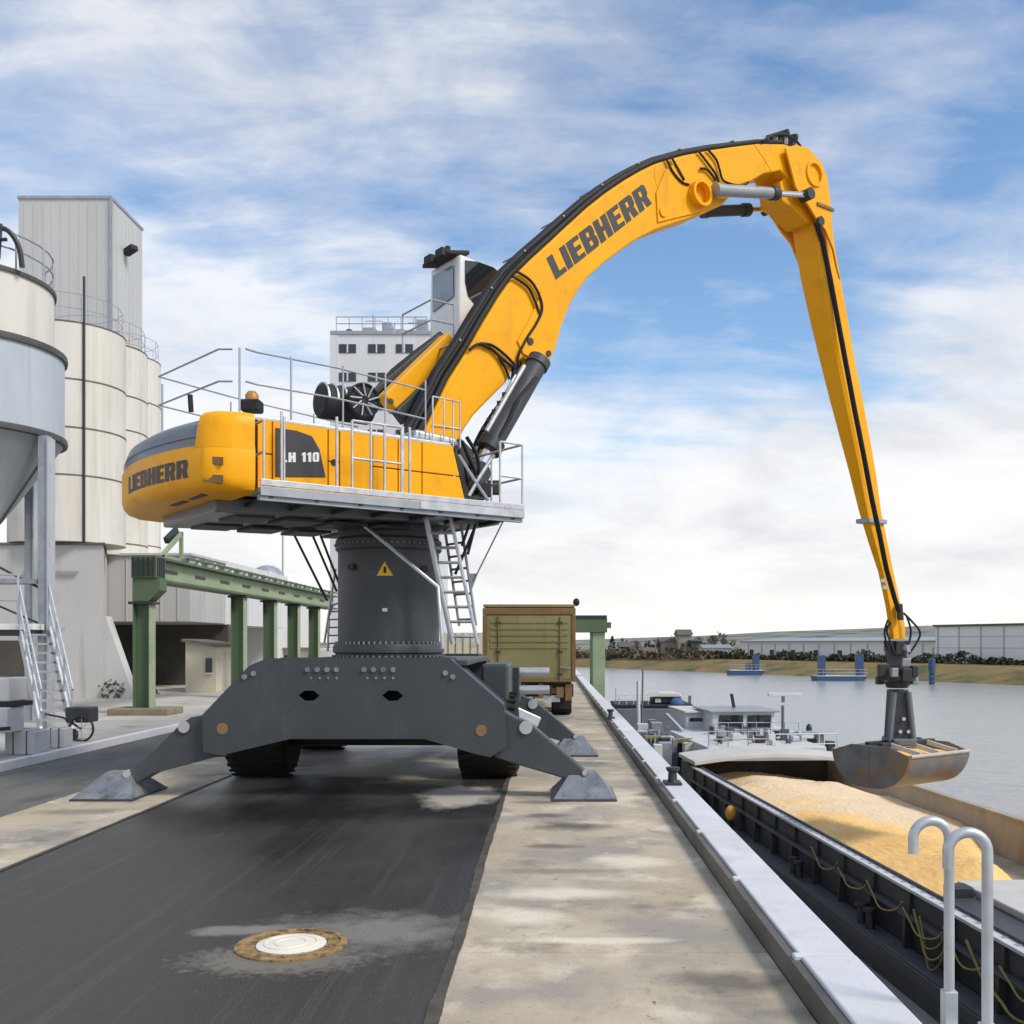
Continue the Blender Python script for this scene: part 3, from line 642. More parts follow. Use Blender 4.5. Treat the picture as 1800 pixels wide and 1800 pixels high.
mb = MB(); mb.tube(crom([(hx+.6,hy-1.2,10.75),(hx+1.2,hy-1.25,10.82),(hx+1.62,hy-1.1,10.86),(hx+1.84,hy-1.0,10.55),(hx+1.9,hy-.95,10.1)]), .055, 8); mb.bx(hx+1.0,hx+1.35,hy-1.3,hy-.9,10.35,10.85); mb.tube([(hx+.7,hy-1.2,10.55),(hx+1.7,hy-1.2,10.6)],.04); mb.tube([(hx+1.5,hy-1.15,10.2),(hx+1.55,hy-1.15,10.95)],.035); mb.build('filler_pipe', M['dark'], hs, smooth=40)
lx, ly = -11.10, 22.5
for a in (-.28, -1.9, 1.25, 2.8):
    x, y = (lx, ly) if a == -.28 else (hx+2.03*math.cos(a), hy+2.03*math.sin(a))
    lg = MB().bx(x-.12, x+.10, y-.11, y+.11, .1, 6.55).build('leg', M['galv_dull'], hs, bevel=.01)
    MB().bx(x+.101, x+.135, y-.16, y+.16, .1, 6.5).build('flange', M['galv'], lg)
    MB().bx(x-.25, x+.25, y-.25, y+.25, .097, .13).build('foot_plate', M['galv_dull'], lg)

mb = MB(); mb.tube([(lx-.1,ly,6.0),(hx+.95,hy-1.5,3.4)], .03); mb.tube([(lx-2.6,ly-.5,4.6),(lx-.1,ly,3.2)], .03); mb.tube([(lx-2.6,ly-.5,3.6),(lx-.05,ly,2.4)], .025); mb.build('brace', M['dark'], hs)
MB().bx(lx-3.4, lx+.04, ly-.62, ly-.13, 2.29, 2.42).build('platform', M['white_kerb'], hs, bevel=.01)
MB().bx(lx-3.4, lx-.14, ly-.1, ly+1.2, 2.29, 2.38).build('platform', M['galv'], hs, bevel=.01)
MB().bx(lx-3.4, lx+.0, ly-.58, ly-.16, 2.16, 2.285).build('platform_beam', M['dark'], hs)
mb = MB(); railing(mb, [(lx-3.3,ly-.58,2.42),(lx-1.3,ly-.58,2.42),(lx-.75,ly-.58,2.42),(lx-.3,ly-.58,2.42)], (.5, 1.05), .026); mb.build('platform_railing', M['galv'], hs)
mb = MB(); mb.bx(lx-3.4, lx-.15, ly-.42, ly+.2, 3.30, 3.40); mb.build('service_beam', M['galv_dull'], hs)
# stair down from the platform
a0, a1 = Vector((lx-.02, ly-.45, 2.30)), Vector((lx+1.10, ly-1.75, .12)); wd = Vector((.30, .04, 0))
for sgn in (-1, 1): MB().bar(a0+wd*sgn, a1+wd*sgn, .05, .2).build('stair_stringer', M['galv'], hs)
for i in range(11):
    p = a0.lerp(a1, (i+.6)/11.2); MB().bx(p.x-.29, p.x+.29, p.y-.11, p.y+.11, p.z-.02, p.z+.02).build('stair_tread', M['galv'], hs)
for sgn in (-1, 1):
    mb = MB(); up = Vector((0,0,.95))
    for h in (.5, .95): mb.tube([a0+wd*sgn+Vector((0,0,h)), a1+wd*sgn+Vector((0,0,h))], .024)
    for t in (.0, .33, .66, .97): p = a0.lerp(a1, t)+wd*sgn; mb.tube([p, p+up], .024)
    mb.build('stair_handrail', M['galv'], hs)
# blocks and strapped bales at the yard edge
rndb = random.Random(11)
blk = [(-9.06,17.75,.097,.52,.55,.40,'pale block lying on the ground right of the stack at the left frame edge'),(-9.62,17.0,.097,.55,.5,.40,'pale block on the ground at the left frame edge under the stack'),
       (-9.34,17.3,.51,.62,.55,.42,'middle pale block of the stack at the left frame edge'),(-9.46,17.5,1.02,.72,.6,.40,'topmost pale block of the stack at the left frame edge'),
       (-9.0,18.75,.097,.35,.35,.36,'small pale block beside the stair foot')]
for k,(x,y,z,a,b,c_,lab) in enumerate(blk):
    t = thing('concrete_block', (x,y,z), lab, 'block', 'pale blocks stacked at the yard edge')
    MB().bx(x-a/2,x+a/2,y-b/2,y+b/2,z,z+c_).build('body', M['conc_block'], t, bevel=.02)
    mb = MB()
    for q in (-.22,.22): mb.bx(x+q*a-.012,x+q*a+.012,y-b/2-.006,y+b/2+.006,z+.004,z+c_+.006)
    mb.build('strap', M['joint'], t)
p = MB().bx(-9.95,-9.0,17.15,17.8,.935,1.015).build('timber_bearer', M['black']); tag(p, 'dark timber bearer under the topmost pale block', 'timber')
p = MB().bar((-9.85,16.62,.53),(-8.92,16.9,.60),.06,.06).build('iron_bar', M['black']); tag(p, 'dark iron bar laid across the lower pale blocks', 'bar')
# hand cart with a spoked wheel at the stair foot
wx, wy, wz = -9.12, 19.9, .34
hc = thing('hand_cart', (wx, wy, .1), 'small dark hand cart with a thin spoked wheel at the stair foot', 'cart')
wh = MB().tube([(wx+.23*math.cos(a), wy, wz+.24*math.sin(a)) for a in [2*PI*i/24 for i in range(24)]], .022, 6, True).build('wheel', M['black'], hc, smooth=60)
mb = MB()
for i in range(8): a = 2*PI*i/8; mb.tube([(wx,wy,wz),(wx+.23*math.cos(a),wy,wz+.24*math.sin(a))], .006, 4)
mb.build('spoke', M['galv_dull'], wh)
MB().bx(wx-.36, wx+.12, wy+.08, wy+.5, .45, .75).build('box', M['dark'], hc, bevel=.03)
MB().tube([(wx,wy,wz),(wx-.4,wy+.1,.55),(wx-.75,wy+.1,.62)], .02).build('handle', M['black'], hc)
MB().cyl((wx-.22,wy-.02,.22),(wx-.22,wy+.1,.22), .12, 14).build('hub_drum', M['black'], hc)

# ------------------------------------------------------------------ cement silos and halls behind
def silo(x, y, r, z0, z1, joints, lab, pipe=False):
    t = thing('round_silo', (x, y, z0), lab, 'silo', 'cream concrete silos beside the tower')
    js = [z0]+sorted(j for j in joints if z0 < j < z1)+[z1]
    for i in range(len(js)-1):
        MB().lathe([(r, js[i]+.03), (r, js[i+1]-.03)], (x,y,0), n=56).build('wall_ring', M['cream'], t, smooth=30)
        MB().lathe([(r-.03, js[i+1]-.035), (r+.012, js[i+1]-.028), (r+.012, js[i+1]+.028), (r-.03, js[i+1]+.035)], (x,y,0), n=56).build('joint_ring', M['joint'], t, smooth=30)
    MB().lathe([(r-.05,z1-.1),(r-.05,z1+.05),(.2,z1+.25),(0,z1+.25)], (x,y,0), n=40).build('roof', M['cream'], t, smooth=30)
    n = 14; pts = [(x+(r-.12)*math.cos(2*PI*i/n), y+(r-.12)*math.sin(2*PI*i/n), z1+.02) for i in range(n)]
    mb = MB()
    for p in pts: mb.tube([p, Vector(p)+Vector((0,0,1))], .012, 5)
    for h in (.5, 1.0): mb.tube([Vector(p)+Vector((0,0,h)) for p in pts], .012, 5, True)
    mb.build('roof_railing', M['galv_dull'], t)
    if pipe:
        a = R(-50); MB().tube([(x+(r+.06)*math.cos(a), y+(r+.06)*math.sin(a), z0), (x+(r+.06)*math.cos(a), y+(r+.06)*math.sin(a), z1+1.6)], .045, 8).build('down_pipe', M['dark'], t, smooth=60)
    return t
zj = lambda Y, ys: [CAMZ+(1131-y)*Y/1800 for y in ys]
silo(-17.45, 37.0, 1.95, 5.5, 13.1, zj(37, (948+14, 848, 768, 687)), 'nearest cream silo with dark vertical pipe beside the blue grey hopper', True)
silo(-19.1, 43.2, 1.95, 5.6, 14.25, zj(43.2, (960, 852, 706, 765)), 'middle cream silo just right of the one with the pipe')
silo(-21.15, 50.0, 1.98, 5.6, 15.7, zj(50, (962, 860, 785, 715)), 'farthest cream silo, rightmost of the three')
# tall sheet-clad tower
tw = thing('elevator_tower', (-26.6, 58, .1), 'tall square grey sheet clad tower behind the cream silos', 'tower')
tzt = 2+781*56/1800
MB().bx(-29.1, -24.05, 56, 60.3, .1, tzt).build('wall', M['tower'], tw)
for i in range(10):
    x = -28.9+i*.5+.1; MB().bx(x-.015, x+.015, 55.985, 55.997, 6, tzt-.25).build('cladding_seam', M['tower'], tw)
for i in range(8):
    y = 56.4+i*.5; MB().bx(-24.047, -24.038, y-.02, y+.02, 6, tzt-.25).build('cladding_seam', M['tower'], tw)
MB().bx(-29.15, -24.0, 55.93, 60.35, tzt+.002, tzt+.16).build('roof_edge', M['galv_dull'], tw)
MB().bx(-24.13, -23.98, 55.93, 56.06, 6, tzt).build('corner_trim', M['galv_dull'], tw)
MB().bar((-24.05, 57.9, 24.05), (-23.35, 57.5, 24.25), .45, .3).build('floodlight', M['black'], tw, bevel=.03)
# base building under the silos
bb = thing('silo_base', (-16.4, 39, .1), 'grey rendered base building under the nearest cream silo', 'building')
MB().prism([(-22.5,35.6,.1),(-15.56,35.6,.1),(-18.15,41.9,.1),(-22.5,41.9,.1)], (0,0,5.32)).build('wall', M['render'], bb)
MB().prism([(-22.6,35.5,5.425),(-15.45,35.5,5.425),(-18.1,41.9,5.425),(-22.6,41.9,5.425)], (0,0,.075)).build('roof_edge', M['joint'], bb)
MB().bx(-19.2, -17.35, 35.4, 35.597, .1, 2.1).build('doorway', M['recess'], bb)
MB().prism([(-18.3,35.55,4.5),(-16.4,35.55,4.5),(-16.4,35.55,4.44),(-18.3,35.55,4.44)], (0,-.08,0)).build('cable_duct', M['galv_dull'], bb)
MB().prism([(-15.9,35.64,.1),(-14.5,35.64,.1),(-15.5,35.64,2.95),(-15.9,35.64,2.95)], (0,.5,0)).build('buttress', M['render'], bb)
# overhanging halls
h1 = thing('loading_hall', (-17, 45, .1), 'grey overhanging loading hall with a dark open passage under it', 'building')
MB().bx(-24, -14.8, 42, 46.5, 2.9, 5.6).build('upper_wall', M['hall_grey'], h1)
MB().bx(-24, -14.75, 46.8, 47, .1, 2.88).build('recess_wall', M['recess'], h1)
MB().bx(-24.1, -14.7, 41.9, 46.5, 5.603, 5.7).build('roof_edge', M['render'], h1)
for i in range(4): MB().bx(-17.4+.7*i, -17.37+.7*i, 41.96, 41.997, 2.95, 5.55).build('panel_seam', M['tower'], h1)
h2 = thing('white_hall', (-16.5, 55, .1), 'long white hall with flat front behind the green columns', 'building')
MB().bx(-23.6, -14.78, 46.52, 57.5, 2.86, 5.75).build('wall', M['hall'], h2)
for i in range(2): MB().bx(-14.777, -14.77, 50+i*3.4, 50.03+i*3.4, 2.9, 5.7).build('panel_seam', M['hall_grey'], h2)
MB().bx(-24, -15.6, 57.52, 66, .1, 5.2).build('rear_wall', M['hall'], h2)
MB().bx(-15.597, -15.5, 57.6, 66, 4.9, 5.0).build('gutter', M['galv_dull'], h2)
MB().tube([(at(497,0,60).x,60,4),(at(497,0,60).x,60,9.2)], .05).build('mast', M['galv_dull'], h2)
MB().sph((-15.75, 57, 5.55), .95, sc=(1,1.3,.85)).build('vent_hood', M['galv_dull'], h2, smooth=60)
# far white office block with windows
ob = thing('grain_office_tower', (-12, 77, .1), 'tall white block with small dark windows behind the yellow machine', 'building')
oY = 75; ox0, ox1 = at(583,0,oY).x, at(768,0,oY).x; oz = at(0,588,oY).z
MB().bx(ox0, ox1, oY, oY+8, .1, oz).build('wall', M['hall'], ob)
for r_ in range(6):
    for i, px in enumerate((611, 662, 711)):
        p = at(px, 613+50*r_, oY); w = MB().bx(p.x-.62, p.x+.62, oY-.05, oY-.003, p.z-.32, p.z+.32).build('window', M['win'], ob)
        MB().bx(p.x-.05, p.x+.05, oY-.08, oY-.052, p.z-.3, p.z+.3).build('mullion', M['hall'], w)
MB().bx(ox0-.1, ox1+.1, oY-.1, oY+8, oz+.003, oz+.25).build('roof_edge', M['galv_dull'], ob)
MB().bx(ox0-.1, ox0+.5, oY-.15, oY-.005, .1, oz-.1).build('corner_pier', M['hall'], ob)
mb = MB(); railing(mb, [(ox0+.3+i*.95, oY+.2, oz+.25) for i in range(8)], (.6, 1.1), .035); mb.build('roof_railing', M['galv_dull'], ob)
mb = MB()
for px, py in ((652,545),(690,560),(728,548)): p = at(px, py, oY); mb.tube([(p.x, oY+1, oz), (p.x, oY+1, p.z)], .05); mb.tube([(p.x-.6, oY+1, p.z-.5),(p.x+.7, oY+1, p.z-.5)], .03)
mb.build('antenna', M['galv_dull'], ob)
for px, w_, h_ in ((640,.5,.9),(672,.35,1.3),(705,.7,.7),(735,.4,1.5)): x_ = at(px,0,oY).x; MB().bx(x_-w_, x_+w_, oY+2, oY+3.2, oz+.253, oz+.25+h_).build('roof_unit', M['galv_dull'], ob, bevel=.05)
MB().sph(at(612,583,oY)+Vector((0,.4,0)), .32).build('roof_lamp', M['black'], ob, smooth=60)
# small cream shed
sh = thing('cream_shed', (-14.6, 43, .1), 'small cream shed with one window beside the dark passage', 'shed')
sx0, sx1 = at(326,0,40).x, at(380,0,40).x
MB().prism([(sx0,40,.1),(sx1,40,.1),(sx1,40,at(0,1137,40).z),(sx0,40,at(0,1128,40).z)], (0,2.6,0)).build('wall', M['shed'], sh)
MB().prism([(sx0-.1,39.8,at(0,1128,40).z+.01),(sx1+.15,39.8,at(0,1137,40).z+.01),(sx1+.15,39.8,at(0,1133,40).z+.02),(sx0-.1,39.8,at(0,1124,40).z+.02)], (0,3,0)).build('roof', M['joint'], sh)
w = MB().bx(at(362,0,40).x, at(373,0,40).x, 39.95, 39.997, at(0,1182,40).z, at(0,1157,40).z).build('window', M['win'], sh)
MB().bx(at(361,0,40).x, at(374,0,40).x, 39.9, 39.998, at(0,1185,40).z, at(0,1182.5,40).z).build('sill', M['hall'], sh)
# low sheds and parked things further down the yard
ls = thing('low_store', (-17, 62, .1), 'low white store with rusty roof far down the yard', 'shed')
MB().bx(at(385,0,60).x, at(560,0,60).x, 60, 64, .1, 1.6).build('wall', M['hall'], ls)
MB().prism([(at(380,0,60).x,59.5,1.62),(at(565,0,60).x,59.5,1.62),(at(565,0,60).x,59.5,1.75),(at(380,0,60).x,59.5,1.75)], (0,5,0)).build('roof', M['roof_tile'], ls)
for i in range(3): MB().bx(-18.4+i*2.1, -17.2+i*2.1, 59.93, 59.997, .1, 1.3).build('door', M['recess'], ls)
tag(MB().bx(at(560,0,52).x, at(600,0,52).x, 52, 55, .097, 1.75).build('box_van_body', M['boat_white'], bevel=.08), 'white box container standing behind the pedestal on the left', 'container')
gt = thing('pale_wall', (-5, 60, 0), 'pale weathered wall between the pedestal and the trailer', 'wall')
MB().bx(at(775,0,62).x, at(850,0,62).x, 62, 62.4, -.045, at(0,1112,62).z).build('wall', M['shed'], gt)
for i in range(5): MB().bx(at(788+13*i,0,62).x-.02, at(788+13*i,0,62).x+.02, 61.96, 61.997, 0, at(0,1114,62).z).build('seam', M['joint'], gt)
# weeds at the foot of the base building
def weed(x, y, z, h, n, lab):
    rw = random.Random(int(x*100)); mb = MB()
    for i in range(n):
        a = rw.uniform(0, 2*PI); rr = rw.uniform(.02, h*.7); zz = rw.uniform(.05, h); s_ = h*.16
        c = Vector((x+rr*math.cos(a), y+rr*math.sin(a), z+zz*(1-.5*rr/h)))
        u = Vector((rw.uniform(-1,1),rw.uniform(-1,1),rw.uniform(-.6,1))).normalized()*s_; v = u.orthogonal().normalized()*s_*.5
        mb.add([c-u, c+v, c+u, c-v], [(0,1,2,3)])
    tag(mb.build('weed', M['weed'], at=(x,y,z), recalc=False), lab, 'plant', 'weeds along the wall foot')
weed(-15.3, 35.9, .1, .75, 160, 'dark weed clump at the grey wall corner left of the green column')
weed(-14.2, 36.5, .1, .35, 60, 'small weed tuft right of the larger clump by the green column')

# ------------------------------------------------------------------ far bank: warehouses, houses, trees, boats
def bankbox(mb, t0, t1, o0, o1, z0, z1):
    return mb.hexa([bank(t0,o0,z0),bank(t1,o0,z0),bank(t1,o1,z0),bank(t0,o1,z0),bank(t0,o0,z1),bank(t1,o0,z1),bank(t1,o1,z1),bank(t0,o1,z1)])
wh1 = thing('warehouse', bank(20,30,-1.4), 'large pale panelled warehouse on the far bank at the right edge', 'warehouse')
bankbox(MB(), -30, 33.5, 20, 60, -1.6, 5.0).build('wall', M['warehouse'], wh1)
for i in range(12): bankbox(MB(), 33.0-i*4.6, 32.75-i*4.6, 19.9, 19.99, -1.4, 4.9).build('panel_joint', M['warehouse_line'], wh1)
bankbox(MB(), -30.3, 33.8, 19.6, 60.3, 5.003, 5.35).build('roof_edge', M['house_roof'], wh1)
for z in (1.2, 3.2): bankbox(MB(), -30, 33.4, 19.93, 19.985, z, z+.08).build('panel_seam', M['warehouse_line'], wh1)
wh2 = thing('long_shed', bank(60,35,-1.4), 'long low white shed with grey roof on the far bank behind the grab', 'warehouse')
bankbox(MB(), 35, 92, 22, 50, -1.6, 2.5).build('wall', M['warehouse'], wh2)
for i in range(12): bankbox(MB(), 38+i*4.6, 38.3+i*4.6, 21.9, 21.99, -1.4, 1.9).build('panel_joint', M['warehouse_line'], wh2)
mb = MB(); a = [bank(34.5,21,2.51),bank(92.5,21,2.51),bank(92.5,51,2.51),bank(34.5,51,2.51)]; b = [bank(34.5,36,3.3),bank(92.5,36,3.3)]
mb.add(a+b, [(0,1,5,4),(2,3,4,5),(1,2,5),(3,0,4),(3,2,1,0)]).build('roof', M['cyl_grey'], wh2)
for i in range(7): bankbox(MB(), 45+i*7, 46.2+i*7, 21.85, 21.98, -1.5, .6).build('door', M['house_dark'], wh2)
def house(px0, px1, Y, ytop, yeave, ybase, lab, wall='house_wall', roof='house_roof', gable=True):
    x0, x1 = at(px0,0,Y).x, at(px1,0,Y).x; zb_, ze, zt_ = at(0,ybase,Y).z-.6, at(0,yeave,Y).z, at(0,ytop,Y).z
    t = thing('house', ((x0+x1)/2, Y, zb_), lab, 'house', 'houses on the far bank')
    MB().bx(x0, x1, Y, Y+9, zb_, ze).build('wall', M[wall], t)
    o = .4
    MB().add([(x0-o,Y-o,ze+.003),(x1+o,Y-o,ze+.003),(x1+o,Y+9+o,ze+.003),(x0-o,Y+9+o,ze+.003),(x0-o,Y+4.5,zt_),(x1+o,Y+4.5,zt_)], [(0,1,5,4),(2,3,4,5),(1,2,5),(3,0,4),(3,2,1,0)]).build('roof', M[roof], t)
    n = max(2, int((x1-x0)/2.4))
    for i in range(n):
        cx_ = x0+(i+.5)*(x1-x0)/n; zc = zb_+(ze-zb_)*.62
        MB().bx(cx_-.4, cx_+.4, Y-.06, Y-.003, zc-.45, zc+.45).build('window', M['win'], t)
    return t
house(1090, 1126, 275, 1128, 1137, 1158, 'dark roofed house at the left of the far bank beside the conifer', 'house_dark')
house(1104, 1150, 262, 1138, 1145, 1160, 'low house with pale front at the water left of the tall gabled house', 'hall', 'house_roof')
house(1162, 1200, 268, 1120, 1128, 1158, 'tall brown gabled house in the middle of the far bank')
house(1194, 1216, 262, 1106, 1116, 1158, 'narrow towered house right of the tall brown gabled house')
house(1216, 1234, 258, 1124, 1127, 1158, 'dark square house right of the narrow towered house', 'house_dark', 'house_dark')
house(1238, 1286, 240, 1133, 1139, 1163, 'low pale shed left of the long white shed', 'hall', 'cyl_grey')
BT = ['bare brown tree directly right of the dark roofed house','small bare brown tree above the low pale fronted house','bare brown tree at the right end of the low pale fronted house','short bare tree just left of the tall gabled house',
 'tall bare tree at the left wall of the tall gabled house','bare tree between the gabled house and the narrow towered house','bare tree behind the dark square house','bare tree at the left end of the low pale shed','tall bare tree over the low pale shed roof','bare tree at the right end of the low pale shed']
def bare_tree(px, Y, yb, yt, lab, seed, dense=1.0):
    rt = random.Random(seed); b = at(px, yb, Y); h = at(0,yt,Y).z-b.z
    t = thing('bare_tree', b, lab, 'tree', 'trees on the far bank'); tk = MB(); tw_ = MB()
    def grow(p, d, ln, r, lv):
        e = p+d*ln; (tk if lv < 2 else tw_).tube([p, e], [max(r, .07), max(r*.6, .055)], 4)
        if lv >= 4: return
        for _ in range(3 if lv else 4):
            nd = (d+Vector((rt.uniform(-1,1),rt.uniform(-1,1),rt.uniform(-.1,.7)))*.62).normalized(); grow(p+d*ln*rt.uniform(.55,1), nd, ln*rt.uniform(.55,.75), r*.55, lv+1)
    grow(b-Vector((0,0,.5)), Vector((0,0,1)), h*.4, h*.022*dense, 0)
    tk.build('trunk', M['bark'], t); tw_.build('crown', M['bark'], t)
def conifer(px, Y, yb, yt, lab, seed, w=.28, name='conifer', m='leaf_dark', cat='tree', group='trees on the far bank'):
    rt = random.Random(seed); b = at(px, yb, Y); h = at(0,yt,Y).z-b.z
    t = thing(name, b, lab, cat, group); MB().tube([b-Vector((0,0,.5)), b+Vector((0,0,h*.8))], [h*.03, h*.01], 6).build('trunk', M['bark'], t)
    mb = MB()
    for i in range(420):
        z = rt.uniform(.06, 1)**1.2; rr = w*h*(1-z)**.8*rt.uniform(.25, 1.05)+.05; a = rt.uniform(0, 2*PI); s_ = h*.045*rt.uniform(.6,1.4)
        c = b+Vector((rr*math.cos(a), rr*math.sin(a), z*h)); u = Vector((math.cos(a), math.sin(a), rt.uniform(-.6,.3)))*s_; v = Vector((rt.uniform(-1,1),rt.uniform(-1,1),rt.uniform(-1,1)))*s_*.7
        mb.add([c-u, c+v, c+u, c-v], [(0,1,2,3)])
    mb.build('crown', M[m], t, recalc=False)
rt0 = random.Random(77)
for k_, (px, yt) in enumerate(((1112,1116),(1122,1121),(1140,1118),(1152,1124),(1160,1112),(1206,1117),(1226,1113),(1240,1119),(1250,1110),(1282,1117))):
    bare_tree(px, 272+rt0.uniform(-8,25), 1158, yt, ('brown bare tree among the far bank houses, number %d counted from the conifer' % (k_+1)) if False else BT[k_], 40+k_, 1.6)
conifer(1076, 268, 1160, 1118, 'dark pointed conifer at the left end of the far bank', 1)
bare_tree(1094, 290, 1155, 1117, 'bare tree behind the dark roofed house', 2)
bare_tree(1190, 285, 1150, 1108, 'thin bare tree behind the tall brown gabled house', 3)
bare_tree(1258, 290, 1150, 1100, 'larger bare tree behind the low pale shed', 4)
bare_tree(1270, 300, 1150, 1106, 'bare tree right of the larger bare tree behind the shed', 6)
bare_tree(1131, 280, 1156, 1126, 'small bare tree between the two dark roofed houses', 8)
def bush(px, Y, yb, yt, wpx, lab, seed):
    rt = random.Random(seed); b = at(px, yb, Y); h = at(0,yt,Y).z-b.z; w_ = wpx*Y/1800/2
    mb = MB()
    for i in range(360):
        v_ = Vector((rt.gauss(0,1),rt.gauss(0,1),rt.gauss(0,1))).normalized()*rt.uniform(.35,1)**.5; c = b+Vector((v_.x*w_*rt.uniform(.8,1.1), v_.y*w_, h*.45+v_.z*h*.5)); s_ = h*.12*rt.uniform(.6,1.4)
        u = Vector((rt.uniform(-1,1),rt.uniform(-1,1),rt.uniform(-1,1)))*s_; v = Vector((rt.uniform(-1,1),rt.uniform(-1,1),rt.uniform(-1,1)))*s_
        mb.add([c-u, c+v, c+u, c-v], [(0,1,2,3)])
    tag(mb.build('bush', M['leaf_dark'], at=b, recalc=False), lab, 'bush', 'bushes on the far bank')
for k,(px,Y,yb,yt,w_,lab) in enumerate(((1082,262,1170,1150,40,'dark bush below the pointed conifer'),(1128,258,1172,1156,50,'dark bush at the water below the low pale fronted house'),
    (1222,255,1163,1140,26,'dark bush below the dark square house'),(1180,260,1163,1148,44,'dark bush below the tall brown gabled house'),(1280,236,1165,1150,22,'bush left of the blue ferry pontoon'))): bush(px,Y,yb,yt,w_,lab,k+20)
# unbroken hedge in front of the sheds
rt = random.Random(9); mb = MB()
for i in range(5200):
    t_ = rt.uniform(-30, 96); o_ = 15+rt.uniform(-1.2,1.2); hz_ = (1.35+.55*math.sin(t_*.31)+.4*math.sin(t_*.83+1)) ; c = bank(t_, o_, -1.5+rt.uniform(0,1)*hz_); s_ = .32*rt.uniform(.6,1.5)
    u = Vector((rt.uniform(-1,1),rt.uniform(-1,1),rt.uniform(-1,1)))*s_; v = Vector((rt.uniform(-1,1),rt.uniform(-1,1),rt.uniform(-1,1)))*s_; mb.add([c-u,c+v,c+u,c-v],[(0,1,2,3)])
tag(mb.build('hedge', M['leaf_dark'], recalc=False), 'long dark hedge in front of the sheds on the far bank', 'hedge', kind='stuff')
rt = random.Random(19); mb = MB()
for i in range(6000):
    t_ = rt.uniform(88, 330); o_ = 10+rt.uniform(-2,5); hz_ = 1.25+.6*math.sin(t_*.21)+.6*math.sin(t_*.57+1); c = bank(t_, o_, -1.5+rt.uniform(0,1)*hz_); s_ = .55*rt.uniform(.6,1.5)
    u = Vector((rt.uniform(-1,1),rt.uniform(-1,1),rt.uniform(-1,1)))*s_; v = Vector((rt.uniform(-1,1),rt.uniform(-1,1),rt.uniform(-1,1)))*s_; mb.add([c-u,c+v,c+u,c-v],[(0,1,2,3)])
tag(mb.build('scrub', M['scrub'], recalc=False), 'brown scrub between the houses on the far bank', 'scrub', kind='stuff')
# blue pontoons and dolphin posts
def pontoon(px0, px1, ywl, Y, posts, lab):
    x0, x1 = at(px0,0,Y).x, at(px1,0,Y).x
    t = thing('pontoon', ((x0+x1)/2, Y, -4), lab, 'pontoon', 'blue pontoons at the far bank')
    zd = at(0, ywl-8, Y).z
    MB().prism([(x0,Y,-4.3),(x1-.8,Y,-4.3),(x1,Y,zd),(x0-.3,Y,zd)], (0,3.5,0)).build('hull', M['bluesteel'], t, bevel=.08)
    MB().bx(x0, x1-.2, Y-.05, Y+3.4, zd+.003, zd+.12).build('deck', M['boat_white'], t)
    for px, yt, w_ in posts:
        p = at(px, yt, Y); q_ = w_*Y/3600; MB().bx(p.x-q_, p.x+q_, Y+.6, Y+2.2, zd+.12, p.z).build('tower_post', M['bluesteel'], t, bevel=.05)
    mb = MB(); railing(mb, [(x0+(x1-x0)*i/8, Y+.2, zd+.1) for i in range(9)], (.5,1.0), .04); mb.build('railing', M['galv_dull'], t)
pontoon(1284, 1345, 1187, 192.5, ((1331,1152,10),(1318,1166,8)), 'blue ferry pontoon with one tower post on the far side, the left one')
pontoon(1437, 1526, 1197, 163.5, ((1448,1152,10),(1515,1150,11)), 'blue pontoon with two tower posts just left of the grab')
Y = 150.0; p = at(1638, 0, Y)
dq = thing('dolphin_post', (p.x, Y, -4), 'blue mooring post standing in the water right of the grab', 'mooring post')
MB().lathe([(.42,-6),(.42,at(0,1180,Y).z),(.5,at(0,1180,Y).z),(.5,at(0,1158,Y).z),(0,at(0,1157,Y).z)], (p.x,Y,0), n=14).build('pile', M['bluesteel'], dq, smooth=40)
MB().lathe([(.1,at(0,1158,Y).z),(.1,at(0,1138,Y).z)], (p.x+.2,Y,0), n=8).build('mast', M['green'], dq)
for i in range(3): MB().tube([(p.x-.5,Y-.55,-3.6+i*.7),(p.x+.5,Y-.55,-3.6+i*.7)], .06).build('fender_bar', M['bluesteel'], dq)
Y = 228.; p = at(1235,0,Y)
tag(MB().lathe([(.28,-5),(.28,at(0,1162,Y).z),(0,at(0,1161,Y).z)], (p.x,Y,0), n=10).build('mooring_pile', M['bark'], at=(p.x,Y,-4)), 'dark wooden mooring pile near the grassy far bank', 'pile')

# ------------------------------------------------------------------ the material handler
CX, CY = -2.56, 16.2
def U(s, n, z): return Vector((CX+.8*s+.6*n, CY+.6*s-.8*n, z))
def pl(px, py, n):
    """photograph point -> (s, z) in the upper carriage's upright plane at sideways offset n"""
    k = (px-968)/1800; s = (k*(CY-.8*n)-(CX+.6*n))/(.8-.6*k); return s, CAMZ-(py-1131)*(CY+.6*s-.8*n)/1800
def pu(px, py, n, dn=0.0):
    s, z = pl(px, py, n); return U(s, n+dn, z)
UN = U(0,1,0)-U(0,0,0); US = U(1,0,0)-U(0,0,0); UZ = Vector((0,0,1))
cr = thing('material_handler', (CX, CY, 0), 'huge yellow material handler with grey pedestal and curved boom on the quay', 'crane')
